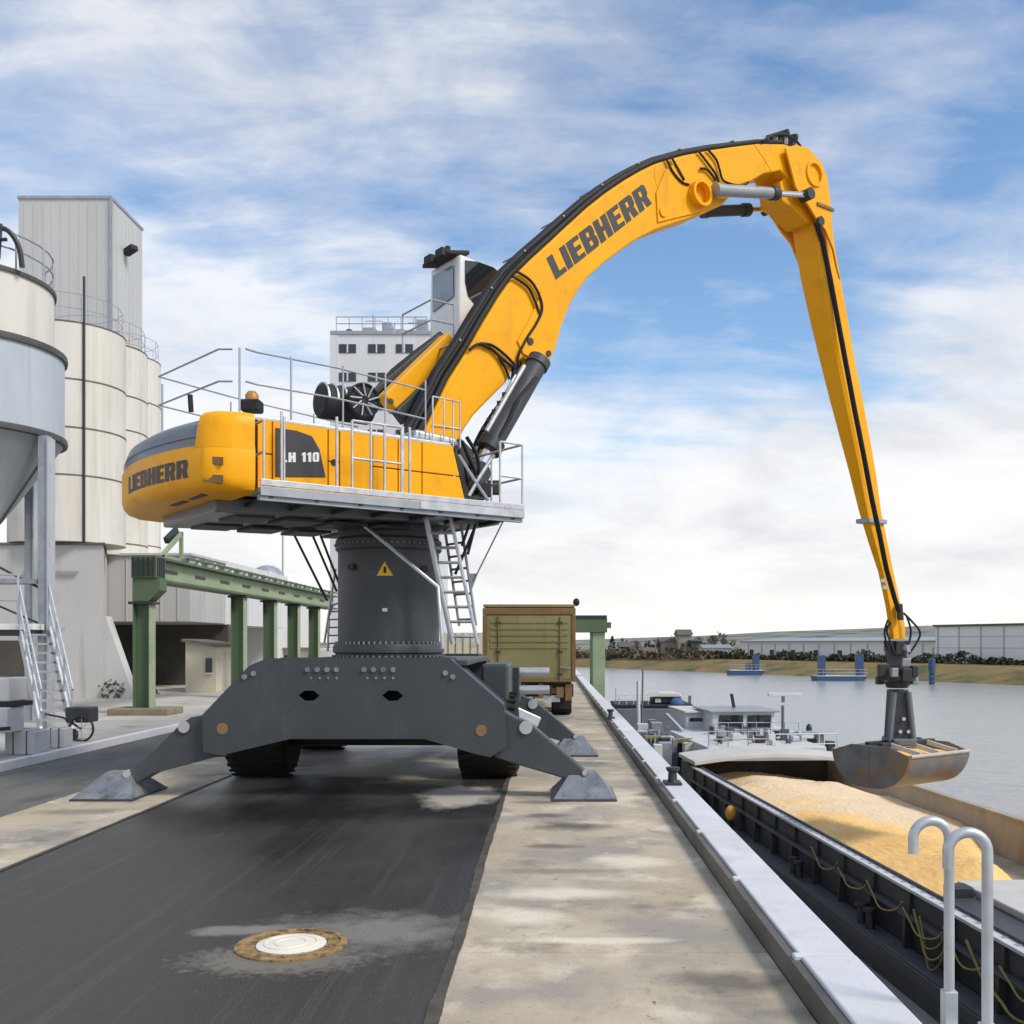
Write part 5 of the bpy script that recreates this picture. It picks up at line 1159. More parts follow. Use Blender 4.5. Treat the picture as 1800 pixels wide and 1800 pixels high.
# top valve cluster at the boom head
for i, (x, y, w_) in enumerate(((1366,241,.12),(1381,243,.12))):
    p = pu(x, y, 0); MB().bar(p-US*.12-UN*.2, p+US*.1+UN*.25+UZ*.04*(-1)**i, w_, w_, UZ).build('head_valve', M['dark'], bm_, bevel=.03)
rv = random.Random(6)
for i in range(9):
    p = pu(1345+6*i, 246+abs(i-4)*1.2, rv.uniform(-.25,.3)); w_ = rv.uniform(.03,.07); MB().bx(p.x-w_,p.x+w_,p.y-w_,p.y+w_,p.z-.08,p.z+rv.uniform(.0,.10)).build('head_fitting', M['dark' if i % 3 else 'cyl_grey'], bm_, bevel=.01)
for o_ in (0,.15,.3): MB().tube(crom([pu(x,y,.1+o_) for x,y in ((1340,248),(1358,238),(1378,236),(1395,244),(1408,258))]), .028, 6).build('head_hose', M['black'], bm_)
# --- stick
ST = [(1381,1449,352),(1384,1457,376),(1392,1468,424),(1403,1480,490),(1419,1493,560),(1435,1504,625),(1453,1518,695),(1472,1531,765),(1490,1542,830),(1508,1551,900),(1525,1562,955),(1542,1572,1005),(1555,1585,1065),(1560,1592,1098),(1563,1592,1124)]
def srow(l, r_, y):
    """inner face + side face of a tapering box; side width share fixed"""
    ws = .62-.0004*(y-350)
    m = l+(r_-l)*ws
    k = lambda x: (x-968)/1800
    c = (l+r_)/2; s_, z_ = pl(c, y, 0); Y = CY+.6*s_
    w = (m-l)*Y/1800/(.6+.8*k(c)); d = (r_-m)*Y/1800/(.8-.6*k(c))
    # centre of the box so that its projected middle is c
    return s_, z_, w/2, d/2
mb = MB(); rows = [srow(*q) for q in ST]
for s_, z_, hn, hs_ in rows: mb.v += [U(s_-hs_,-hn*.8,z_),U(s_-hs_-.05*hn,0,z_),U(s_-hs_,hn*.8,z_),U(s_-hs_*.72,hn,z_),U(s_+hs_*.8,hn,z_),U(s_+hs_,hn*.8,z_),U(s_+hs_,-hn*.8,z_),U(s_-hs_*.72,-hn,z_)]
for i in range(len(rows)-1):
    for j in range(8): mb.f.append((i*8+j, i*8+(j+1) % 8, (i+1)*8+(j+1) % 8, (i+1)*8+j))
mb.f.append(tuple(range(8))); mb.f.append(tuple(range((len(rows)-1)*8, len(rows)*8)))
stk = mb.build('stick', M['yellow'], cr, bevel=.012, smooth=20)
HEAD = [(1378,262),(1395,256),(1418,262),(1440,286),(1451,312),(1456,350),(1460,400),(1468,470),(1474,492),(1462,440),(1448,405),(1432,385),(1418,362),(1405,345),(1396,330),(1388,300)]
HN = .44
hs0, hz0 = pl(1431, 306, HN+.05)
for sg in (1, -1):
    pts = [U(*(lambda q: (q[0], sg*HN, q[1]))(pl(x, y, HN))) for x, y in HEAD]
    hole = [U(hs0+.21*math.cos(2*PI*k/24), sg*HN, hz0+.21*math.sin(2*PI*k/24)) for k in range(24)]
    MB().plate(pts, [hole], UN*(sg*.05)).build('head_plate', M['yellow'], stk, bevel=.010)
    MB().lathe([(.212,-.30),(.212,.09),(.265,.09),(.27,.07),(.27,.03)], U(hs0, sg*HN, hz0), tuple(UN*sg), 28).build('pin_boss', M['yellow'], stk, smooth=40)
    MB().lathe([(.211,-.28),(0,-.281)], U(hs0, sg*HN, hz0), tuple(UN*sg), 24).build('boss_core', M['yellow'], stk)
HB = [(1352,330),(1375,302),(1392,318),(1405,338),(1430,360),(1440,400),(1400,400),(1372,372),(1356,362)]
pts = [U(*(lambda q: (q[0], -.30, q[1]))(pl(x, y, 0))) for x, y in HB]
MB().prism(pts, UN*.6).build('head_bracket', M['yellow'], stk, bevel=.02)
p = pu(1437,391,HN,.06); MB().cyl(p-UN*.02, p+UN*.05, .10, 12).build('pin', M['dark'], stk); p = pu(1448,366,HN,.06)
MB().bar(p-US*.3, p+US*.25, .05, .06).build('bar_stop', M['rust'], stk)
for dn in (0.0, .06): MB().tube([pu(x, y, .36, dn) for x, y in ((1432,392),(1444,425),(1450,455),(1458,495),(1470,560),(1485,640),(1500,720),(1516,800),(1531,880),(1544,940),(1556,1000),(1570,1050),(1578,1075))], .035, 6).build('stick_hose', M['black'], stk, smooth=60)
s_, z_, hn, hs_ = srow(1511,1553,917)
MB().hexa([U(s_+a*(hs_+.06), b*(hn+.06), z_+c*.05) for c in (-1,1) for a,b in ((-1,-1),(1,-1),(1,1),(-1,1))]).build('hose_bracket', M['galv_dull'], stk, bevel=.01)
for y_ in (1020, 1032): p = pu(1556-(1032-y_)*.3, y_, .2); MB().bx(p.x-.06,p.x+.06,p.y-.06,p.y+.02,p.z-.05,p.z+.03).build('small_sign', M['boat_white'], stk)
p = pu(1583,1075,.2); MB().bar(p-UZ*.2, p+UZ*.18-US*.05, .12, .14).build('hose_block', M['dark'], stk, bevel=.02)
# stick cylinders
def cylinder(a, b, c, n, r0, r1, m, par, name='hydraulic_cylinder'):
    A_, B1, C1 = pu(*a,n), pu(*b,n), pu(*c,n)
    o = MB().cyl(A_, B1, r0, 20).build(name, M[m], par, smooth=40)
    d = (B1-A_).normalized()
    MB().cyl(B1-d*.12, B1+d*.06, r0*1.22, 20).build('gland', M['dark'], o, smooth=40); MB().cyl(A_-d*.02, A_+d*.12, r0*1.15, 20).build('end_cap', M[m], o, smooth=40)
    MB().cyl(B1+d*.06, C1, r1, 16).build('rod', M['chrome'], o, smooth=40)
    MB().cyl(C1-UN*.13, C1+UN*.13, r0*1.05, 16).build('rod_eye', M['dark'], o, smooth=40)
    return o
cylinder((1258,334),(1362,340),(1418,343), BHW+.22, .115, .062, 'cyl_grey', cr)
cylinder((1236,372),(1312,369),(1350,367), -BHW-.22, .115, .062, 'dark', cr)
# boom lift cylinders
for n_ in (.60, -.60):
    cylinder((948,634),(861,786),(838,832), n_, .175, .10, 'dark_grey', cr, 'lift_cylinder')
    a, b = pu(908,648,n_,.22), pu(842,762,n_,.22); MB().tube([a, b], .04, 8).build('feed_pipe', M['galv'], cr, smooth=60)
    MB().tube([pu(930,668,n_,.2), pu(898,702,n_,.26), pu(884,738,n_,.22), pu(862,780,n_,.18)], .03, 6).build('feed_hose', M['black'], cr, smooth=60)
for k_, n_ in enumerate((.15,.0,-.15,.3)):
    MB().tube(crom([pu(914-3*k_,640,n_), pu(890,690+3*k_,n_,.1), pu(856,738+2*k_,n_,.1), pu(832+2*k_,786,n_,.06), pu(820+3*k_,846,n_)]), .05, 7).build('foot_hose', M['black'], cr, smooth=60)
for k_ in range(3): MB().tube(crom([pu(906+6*k_,660,.42), pu(880+5*k_,706,.46), pu(852+5*k_,760,.46), pu(834+4*k_,800,.44), pu(826+6*k_,860,.42)]), .026, 6).build('foot_pipe', M['galv' if k_ != 1 else 'black'], cr, smooth=60)
for i in range(5): p = pu(892-9*i, 694+15*i, .5); MB().bx(p.x-.09,p.x+.09,p.y-.05,p.y+.05,p.z-.035,p.z+.035).build('pipe_clamp', M['dark'], cr, bevel=.01)
# boom foot bracket, dark valve cluster in front
for n_ in (-.55, .55): MB().prism([pu(x,y,n_,-.06) for x,y in ((795,800),(806,770),(826,790),(850,845),(850,880),(812,880))], UN*.12).build('foot_bracket', M['dark'], cr, bevel=.02)
for i, (x, y) in enumerate(((835,850),(852,862),(868,858))): p = pu(x, y, 1.1); MB().bx(p.x-.10,p.x+.10,p.y-.1,p.y+.1,p.z-.1,p.z+.11).build('valve_block', M['dark'], cr, bevel=.02)
for lp in (((812,775),(822,800),(835,830),(845,868)),((820,768),(838,800),(842,836),(836,870)),((806,790),(818,822),(824,850),(830,872))): MB().tube(crom([pu(x, y, .95) for x, y in lp]), .03, 6).build('front_hose', M['black'], cr, smooth=60)
for lp in (((806,800),(832,842),(858,880)),((868,800),(842,840),(824,872))): MB().tube([pu(x, y, 1.25) for x, y in lp], .028, 6).build('front_brace', M['galv'], cr)
MB().hexa([U(s1b+.05,.9,3.965),U(wb-.15,.9,3.965),U(wb-.15,1.35,3.965),U(s1b+.05,1.35,3.965),U(s1b+.05,.9,4.14),U(wb-.15,.9,4.14),U(wb-.15,1.35,4.14),U(s1b+.05,1.35,4.14)]).build('step_box', M['dark'], cr, bevel=.02)
# --- cab on its lifting arm (far side of the boom)
CN = -1.45
MB().bar(pu(680,712,-.42), pu(792,602,-.42), .30, .36, UZ).build('cab_arm', M['yellow'], cr, bevel=.03)
p = pu(686,706,-.26); MB().cyl(p, p+UN*.02, .05, 12).build('pin', M['dark'], cr)
MB().bar(pu(646,700,-.8), pu(776,590,-.8), .10, .10).build('cab_arm_link', M['dark'], cr, bevel=.02)
for j in range(5): MB().tube([pu(650+5*j,698+4*j,-.95), pu(690+5*j,652+5*j,-.95), pu(732+4*j,618+5*j,-.95), pu(775+4*j,586+4*j,-.95)], .04, 7).build('cab_hose', M['black'], cr, smooth=60)
MB().bar(pu(700,735,-.2), pu(790,650,-.2), .2, .26, UZ).build('cab_arm_link', M['dark'], cr, bevel=.02)
CABP = [(748,455),(800,440),(880,472),(884,500),(840,575),(800,596),(748,596)]
cab_n0, cab_n1 = -1.98, -.95
def cabp(x, y, n): return pu(x, y, n)
sr, sf = pl(806,520,cab_n1)[0], pl(890,480,cab_n1)[0]
cz0, cz1 = pl(780,597,cab_n1)[1], pl(800,443,cab_n1)[1]
prof = [(sr,cz0),(sr+.5,cz0),(sf,cz0+.55),(sf+.04,cz1-.55),(sf-.05,cz1-.40),(sr+.35,cz1-.04),(sr+.03,cz1)]
cb_ = MB().prism([U(s_,cab_n0,z) for s_,z in prof], UN*(cab_n1-cab_n0)).build('cab', M['white_cab'], cr, bevel=.05, seg=3, smooth=40)
w1 = [(817,458),(838,460),(866,470),(884,484),(884,510),(850,534),(834,535),(822,520),(817,495)]
MB().prism([pu(x,y,cab_n1,.003) for x,y in w1], UN*.014).build('side_window', M['glass'], cb_, bevel=.004)
rw0 = lambda n, z: U(sr-.006, n, z)
zz0, zz1 = cz0+.78, cz1-.16
MB().prism([rw0(cab_n1-.16,zz0+.08),rw0(cab_n0+.14,zz0-.02),rw0(cab_n0+.16,zz1),rw0(cab_n1-.18,zz1)], US*-.014).build('rear_window', M['pale_glass'], cb_, bevel=.004)
MB().hexa([U(sr-.18,cab_n0+.05,cz1-.03),U(sr+.3,cab_n0+.05,cz1+.07),U(sr+.3,cab_n1-.1,cz1+.07),U(sr-.18,cab_n1-.1,cz1-.03),U(sr-.18,cab_n0+.05,cz1+.05),U(sr+.3,cab_n0+.05,cz1+.15),U(sr+.3,cab_n1-.1,cz1+.15),U(sr-.18,cab_n1-.1,cz1+.05)]).build('cab_visor', M['black'], cb_, bevel=.02)
for q in (-1.2, -1.6): MB().bar(U(sr-.2,q-.12,cz1+.02),U(sr-.2,q+.12,cz1+.02),.14,.16).build('cab_lamp', M['black'], cb_, bevel=.02)
MB().cyl(U(sr+.02,-1.35,cz1+.1),U(sr+.02,-1.35,cz1+.24),.05,8).build('beacon', M['black'], cb_)
MB().prism([U(s_,cab_n0-.04,z) for s_,z in ((sr-.03,cz0-.08),(sr+.6,cz0-.08),(sr+.6,cz0-.003),(sr-.03,cz0-.003))], UN*(cab_n1-cab_n0+.08)).build('cab_floor', M['galv_dull'], cb_)
mb = MB(); railing(mb, [U(sr-.55,cab_n1,cz0-.05),U(sr-.1,cab_n1,cz0-.05)], (.35,.7), .016); railing(mb, [U(sr-.55,cab_n0,cz0-.05),U(sr-.55,cab_n1,cz0-.05)], (.35,.7), .016); mb.build('cab_step_railing', M['galv_dull'], cr)
# --- access ladder, braces and pole under the front
LY = 15.1
p0, p1 = at(818,1132,LY), at(768,898,LY)
mb = MB(); ladder(mb, p0, p1, (1,0,0), .36, 9, .03); mb.build('access_ladder', M['galv'], cr, smooth=60)
MB().bar(p0+Vector((-.19,.06,0)), p1+Vector((-.19,.06,0)), .08, .05, (0,1,0)).build('ladder_stringer', M['galv'], cr)
mb = MB(); ladder(mb, at(822,1100,16.3), at(792,900,16.3), (.6,-.8,0), .5, 9, .025); mb.build('access_ladder', M['galv_dull'], cr, smooth=60)
MB().tube([at(638,922,15.25), at(770,1032,14.95), at(778,1140,14.95)], .03, 8).build('guard_pole', M['galv'], cr, smooth=50)
MB().tube([at(890,905,15.4), at(832,1022,15.6)], .012, 6).build('stay_rod', M['galv_dull'], cr)
MB().prism([at(822,1008,15.6), at(840,1008,15.6), at(828,1040,15.6)], (0,.03,0)).build('gusset', M['galv_dull'], cr)
for a, b in (((842,898),(822,975)),((834,895),(812,960)),((846,900),(800,1010))): MB().tube([at(*a,15.9), at(*b,15.9)], .025, 6).build('platform_strut', M['dark'], cr)
for a, b in (((517,940),(575,1056)),((549,940),(592,1040)),((563,940),(606,1052))): MB().tube([at(*a,17.2), at(*b,17.2)], .022, 6).build('rear_strut', M['dark'], cr)
mb = MB()
for dx in (0, 26):
    mb.tube([at(576+dx,1145,17.3), at(578+dx,1090,17.3)], .022)
mb.tube([at(576,1090,17.3), at(584,1064,17.3), at(596,1060,17.3), at(603,1072,17.3), at(603,1140,17.3)], .022); mb.tube([at(598,985,17.3), at(600,1150,17.3)], .02); mb.tube([at(590,1000,17.3), at(570,1130,17.3)], .02)
for y in range(1075,1145,14): mb.tube([at(577,y,17.3), at(603,y,17.3)], .016)
mb.build('rear_ladder', M['galv'], cr, smooth=60)

# ------------------------------------------------------------------ clamshell grab hanging from the stick
GS, GZ = pl(1579, 1200, 0)
gp = U(GS, 0, GZ)
gr = thing('clamshell_grab', gp, 'grey closed clamshell grab with rusty bottom hanging over the barge hold', 'grab')
GY = gp.y
def gl(px, py, dy=0.0): q_ = at(px, py, GY); return Vector((q_.x, GY+dy, q_.z))
MB().bar(gl(1577,1126,-.1), gl(1577,1152,-.1), .22, .26).build('hanger_link', M['dark'], gr, bevel=.03)
MB().cyl(gl(1577,1140)-UN*.32, gl(1577,1140)+UN*.32, .09, 12).build('hanger_pin', M['galv_dull'], gr, smooth=40)
for sg in (-1, 1): MB().prism([gl(1562+sg*12,1126,sg*.15), gl(1592+sg*8,1126,sg*.15), gl(1588+sg*8,1170,sg*.15), gl(1566+sg*8,1170,sg*.15)], (0,.05,0)).build('hanger_cheek', M['dark'], gr)
c_ = gl(1577,1184)
MB().lathe([(.22,.18),(.34,.16),(.36,.02),(.42,-.02),(.42,-.16),(.30,-.2),(.24,-.34)], c_, n=28).build('rotator', M['dark'], gr, smooth=40)
rg = random.Random(4)
for i in range(12):
    a = 2*PI*i/9+.2*(i > 8); zz = rg.uniform(-.22,.10) if i < 9 else .24; rr = .40 if i < 9 else .2; w_ = rg.uniform(.07,.13); h_ = rg.uniform(.08,.17); q_ = c_+Vector((rr*math.cos(a), rr*math.sin(a), zz)); MB().bx(q_.x-w_,q_.x+w_,q_.y-.11,q_.y+.11,q_.z-h_,q_.z+h_).build('motor_block', M['cyl_grey' if i % 3 == 0 else 'dark'], gr, bevel=.025)
for lp in (((1583,1078),(1600,1095),(1612,1112),(1606,1130),(1592,1150)),((1560,1095),(1554,1108),(1560,1128),(1568,1150)),((1588,1082),(1596,1110),(1590,1140)),((1556,1090),(1550,1112),(1556,1140))): MB().tube(crom([gl(x, y, -.2) for x, y in lp]), .026, 6).build('grab_hose', M['black'], gr, smooth=60)
fr = MB().hexa([gl(1560,1300,-.3),gl(1597,1300,-.3),gl(1597,1300,.3),gl(1560,1300,.3),gl(1564,1212,-.24),gl(1592,1212,-.24),gl(1592,1212,.24),gl(1564,1212,.24)]).build('grab_frame', M['dark'], gr, bevel=.03)
for dx in (-22, 20): MB().cyl(gl(1578+dx*.6,1216,-.28), gl(1578+dx,1300,-.3), .07, 12).build('grab_cylinder', M['hood'], gr, smooth=40)
for c in ((1580,1262),(1574,1284),(1588,1284)): p = gl(*c,-.32); MB().cyl(p, p+Vector((0,-.03,0)), .045, 10).build('pin', M['galv'], gr)
MB().bx(gl(1560,0).x, gl(1600,0).x, GY-.45, GY+.45, gl(0,1308).z, gl(0,1296).z).build('yoke', M['hood'], gr, bevel=.03)
# shells: profile across the mouth, swept along the hinge; turned so that one end plate faces the camera's left
ang = R(54); ea = Vector((math.sin(ang), math.cos(ang), 0)); eb = Vector((math.cos(ang), -math.sin(ang), 0))   # ea along the shell, eb across
gc = gl(1583, 1340)
HLn, HW, zt_, zb2 = 1.14, 1.06, .47, -.52
prof = []
for i in range(13):
    t = i/12; a = t*PI/2; prof.append((HW*math.cos(a)**.75 if i < 12 else 0, zt_-.18+(zb2-zt_+.18)*math.sin(a)**1.15))
for sg in (-1, 1):
    oute = [(sg*b_, z_) for b_, z_ in prof]; th_ = .05
    inn = [(sg*max(b_-th_, .0), min(z_+th_*(0 if i == 0 else 1), zt_-.18)) for i, (b_, z_) in enumerate(prof)]
    mb = MB(); n = len(oute)
    for e in (-HLn, HLn):
        mb.v += [gc+ea*e+eb*b_+UZ*z_ for b_, z_ in oute]+[gc+ea*e+eb*b_+UZ*z_ for b_, z_ in inn]
    for i in range(n-1):
        mb.f += [(i,i+1,2*n+i+1,2*n+i),(n+i,3*n+i,3*n+i+1,n+i+1)]
    mb.f += [(0,2*n,3*n,n),(n-1,2*n-1,4*n-1,3*n-1)]
    sh_ = mb.build('shell', M['shell'] if 'shell' in M else M['cyl_grey'], gr, smooth=40)
    for e in (-1, 1):
        ends = [(sg*.004, zt_)]+[(sg*.5, zt_-.0)]+oute[:]
        MB().prism([gc+ea*(e*HLn)+eb*b_+UZ*z_ for b_, z_ in ends], ea*(e*.045)).build('end_plate', M['shell'] if 'shell' in M else M['cyl_grey'], sh_, bevel=.008)
    MB().tube([gc+ea*e+eb*(sg*HW)+UZ*(zt_-.18) for e in (-HLn, HLn)], .045, 8).build('rim_bar', M['grab_rim'] if 'grab_rim' in M else M['hatch'], sh_, smooth=60)
    MB().bar(gc+ea*-HLn*.9+eb*(sg*.18)+UZ*(zt_+.0), gc+ea*HLn*.9+eb*(sg*.18)+UZ*(zt_+.0), .14, .12).build('hinge_beam', M['dark'], sh_, bevel=.02)
    for e in (-.7, 0, .7): MB().bar(gc+ea*e+eb*(sg*.2)+UZ*zt_, gc+ea*e+eb*(sg*HW*.96)+UZ*(zt_-.16), .06, .1).build('rib', M['hatch'], sh_)
rnd_ = random.Random(2); mb = MB(); nx, ny = 24, 18
for i in range(nx):
    for j in range(ny):
        u_, v_ = -1+2*i/(nx-1), -1+2*j/(ny-1); mb.v.append(gc+ea*(u_*HLn*.98)+eb*(v_*HW*.9)+UZ*(zt_-.26+.13*(1-v_*v_)*(1-.6*u_*u_)+rnd_.uniform(-.02,.02)))
for i in range(nx-1):
    for j in range(ny-1): mb.f.append((i*ny+j,(i+1)*ny+j,(i+1)*ny+j+1,i*ny+j+1))
tag(mb.build('grain_load', M['grain'], at=gc, smooth=60), 'heap of grain lying in the closed grab', 'grain', kind='thing')

# ------------------------------------------------------------------ river barge alongside, open hold full of yellow grain
AX = Vector((-136, 1800, 0)).normalized(); AR = Vector((AX.y, -AX.x, 0))
def B(p, q, z): return AR*p+AX*q+Vector((0, 0, z))
def bbox(mb, p0, p1, q0, q1, z0, z1):
    return mb.hexa([B(p0,q0,z0),B(p1,q0,z0),B(p1,q1,z0),B(p0,q1,z0),B(p0,q0,z1),B(p1,q0,z1),B(p1,q1,z1),B(p0,q1,z1)])
PE, PC, PF, PG = 7.34, 7.95, 13.6, 14.2      # near deck edge, near coaming, far coaming, far deck edge
ZD, ZC, ZW = -3.5, -2.4, -4.0
br = thing('cargo_barge', B(PE, 10, ZW), 'dark river barge moored at the quay with its open hold full of yellow grain', 'barge')
# hull
hq = [(-6,0),(58,0),(63,.5),(67,1.6),(69.5,2.8)]
mb = MB(); near = [(PE+o, q) for q, o in hq]; far = [(PG-o, q) for q, o in hq][::-1]
mb.prism([B(p, q, -5) for p, q in near+far], Vector((0,0,ZD+5-.004))).build('hull', M['hull'], br)
bbox(MB(), PE-.03, PE+.05, -6, 58, ZD-.16, ZD+.06).build('rubbing_strake', M['hull'], br, bevel=.02)
bbox(MB(), PE+.06, PC-.085, -6, 58, ZD-.002, ZD+.012).build('side_deck', M['deck'], br)
bbox(MB(), PF+.09, PG, -6, 58, ZD-.002, ZD+.012).build('side_deck', M['deck'], br)
# coaming walls, ribs, ledge and rail
bbox(MB(), PC-.06, PC+.04, -6, 38.5, ZD+.013, ZC-.05).build('coaming', M['coam'], br)
bbox(MB(), PF-.04, PF+.06, -6, 38.5, ZD+.013, ZC-.03).build('coaming', M['hold'], br)
bbox(MB(), PC-.02, PC+.05, -6, 38.5, ZD-.9, ZD+.01).build('hold_side', M['hold'], br)
bbox(MB(), PF-.05, PF+.02, -6, 38.5, ZD-.9, ZD+.01).build('hold_side', M['hold'], br)
bbox(MB(), PC-.2, PC-.062, -6, 36.2, ZD+.56, ZD+.63).build('ledge', M['deck'], br, bevel=.01)
rib0 = None
for i in range(22):
    if rib0 is None:
        mb = MB()
        mb.prism([B(PC-.064,5,ZD+.02),B(PC-.22,5,ZD+.02),B(PC-.20,5,ZD+.555),B(PC-.064,5,ZD+.555)], AX*.09)
        mb.prism([B(PC-.064,5,ZD+.64),B(PC-.14,5,ZD+.64),B(PC-.11,5,ZC-.1),B(PC-.064,5,ZC-.1)], AX*.03)
        rib0 = mb.build('coaming_rib', M['coam'], br); r_ = rib0
    else: r_ = rib0.copy(); COL.objects.link(r_)
    r_.location = AX*(1.65*i-3.6)
bbox(MB(), PE+.052, PE+.10, -6, 58, ZD-.0, ZD+.05).build('deck_edge', M['edge_steel'], br)
bbox(MB(), PC-.16, PC-.07, -6, 36.2, ZC-.06, ZC+.0).build('coaming_rail', M['rail_white'], br, bevel=.012)
bbox(MB(), PC-.065, PC+.075, -6, 36.2, ZC-.045, ZC-.025).build('coaming_top', M['rail_white'], br)
bbox(MB(), PC+.08, PC+.14, -6, 36.2, ZC-.05, ZC+.03).build('coaming_rail', M['coam'], br, bevel=.012)
rg0 = None
for i in range(105):
    if rg0 is None: rg0 = bbox(MB(), PC-.06, PC+.075, 5, 5.07, ZC-.024, ZC-.012).build('track_plate', M['galv_dull'], br); r_ = rg0
    else: r_ = rg0.copy(); COL.objects.link(r_)
    r_.location = AX*(.4*i-10.6)
bbox(MB(), PF-.1, PF+.16, -6, 36.2, ZC-.028, ZC+.03).build('coaming_rail', M['hold'], br, bevel=.012)
# hold ends and grain
bbox(MB(), PC+.06, PF-.06, -5.9, 38.35, ZD+.004, ZD+.02).build('hold_floor', M['hold'], br)
bbox(MB(), PC+.06, PF-.06, 38.4, 38.55, ZD-.9, ZC-.1).build('hold_end', M['recess'], br)
rn = random.Random(12)
bumps = [(rn.uniform(8.2,13), rn.uniform(19,36), rn.uniform(.8,2.2), rn.uniform(-.22,.26)) for _ in range(26)]
def gz(p, q):
    ss = lambda t: max(0., min(1., t))**2*(3-2*max(0., min(1., t)))
    z = -2.82+.24*math.exp(-((p-10.2)/1.6)**2)
    z -= .16*ss((p-11.8)/1.7)                                   # falls to the far wall
    z -= 1.9*ss((p-10.6-(q-21.2)*.42)/2.6)*(1-ss((q-25)/5))     # dug out by the grab at the near far corner
    z -= .30*ss((q-32.2)/2.5)
    z += .30*math.exp(-((q-34.2)/1.6)**2-((p-9.6)/.9)**2)+.30*math.exp(-((q-34)/1.7)**2-((p-12.0)/.8)**2)
    for a, b, r_, h in bumps: z += h*.6*math.exp(-((p-a)**2+(q-b)**2)/r_**2)
    z -= .35*math.exp(-((q-17.0)/1.2)**2)
    return z
mb = MB(); nx, ny = 110, 300; p0, p1, q0, q1 = PC+.06, PF-.06, 17.3, 38.3
for i in range(nx):
    for j in range(ny):
        p, q = p0+(p1-p0)*i/(nx-1), q0+(q1-q0)*j/(ny-1); mb.v.append(B(p, q, gz(p, q)+rn.uniform(-.016,.016)+.009*math.sin(p*7+math.sin(q*3))*math.sin(q*5+p)))
for i in range(nx-1):
    for j in range(ny-1): mb.f.append((i*ny+j,(i+1)*ny+j,(i+1)*ny+j+1,i*ny+j+1))
tag(mb.build('grain_cargo', M['grain'], at=B(10.7,27,-2.8), smooth=70), 'heaped yellow grain filling the open hold of the barge', 'grain', kind='stuff')
# hatch covers: arched stack at the far end, flat pale one at the near end
for k_, (qa, qb, dz) in enumerate(((35.7,38.6,.02),)):
    mb = MB(); n = 20; ar = lambda t: ZC+.06+dz+.26*math.sin(PI*t)
    top = [B(PC-.15+(PF-PC+.3)*i/n, qa, ar(i/n)+.14) for i in range(n+1)]; bot = [B(PC-.15+(PF-PC+.3)*i/n, qa, ar(i/n)) for i in range(n+1)]
    mb.prism(top+bot[::-1], AX*(qb-qa)).build('hatch_cover', M['hatch'], br, bevel=.015)
bbox(MB(), PC+.95, PF-.12, 4, 18.3, ZC-.12, ZC+.02).build('hatch_cover', M['hatch'], br, bevel=.03)
for i in range(6): bbox(MB(), PC+1.1, PF-.3, 5+2.2*i, 5.08+2.2*i, ZC+.021, ZC+.06).build('hatch_rib', M['hatch'], br)
bbox(MB(), PC+.15, PC+.94, 4, 17.5, ZC-.3, ZC-.10).build('hatch_track', M['coam'], br, bevel=.03)
bbox(MB(), PC+.5, PC+.9, 17.52, 17.9, ZC-.3, ZC+.08).build('hatch_stop', M['dark'], br, bevel=.03)
# hose slung along the coaming
def hose(pts, r, m='rope'): MB().tube(crom(pts,2), r*.8, 6).build('slung_hose', M[m], br, smooth=60)
def garland(q0, q1, sag, z0, dp=0.0):
    return [B(PC-.26+dp+.03*math.sin(9*t), q0+(q1-q0)*t, z0-sag*math.sin(PI*t)**.8) for t in [i/10 for i in range(11)]]
for q0, q1, sg in ((13.0,14.5,.26),(14.7,16.3,.42),(16.3,17.9,.30),(17.9,19.6,.34),(19.6,21.2,.22),(21.2,22.9,.3)):
    hose(garland(q0, q1, sg, ZC-.30-.05*math.sin(q0*2)), .024)
hose(garland(16.0, 17.3, .62, ZC-.28, -.05), .024); hose(garland(16.15, 17.15, .78, ZC-.30, -.02), .022); hose(garland(16.25, 17.5, .5, ZC-.28, .02), .022)
hose([B(PC-.2,15.6,ZC-.28), B(PC-.24,15.1,ZC-.62), B(PC-.25,14.75,ZC-.85)], .034); hose(garland(13.2,14.7,.16,ZC-.75,-.02), .03)
# deck bollards along the side deck
b0 = None
for i, q_ in enumerate((19.2, 23.5, 30.0, 34.0)):
    ps = B(PE+.28, q_, ZD+.013)
    bo = MB().lathe([(.1,0),(.085,.05),(.08,.3),(.13,.33),(.13,.39),(0,.4)], ps, n=14); bo.lathe([(.1,0),(.085,.05),(.08,.3),(.13,.33),(.13,.39),(0,.4)], ps+AX*.42, n=14)
    bo.build('deck_bollard', M['hull'], br, smooth=40)
fl = MB().sph(B(PE+.15, 29.4, ZD+.55), .17, sc=(1,1,1.3)).build('fender_float', M['orange_float'], at=B(PE+.15,29.4,ZD), smooth=60); tag(fl, 'orange float on the dark barge side deck beside the quay edge', 'float')
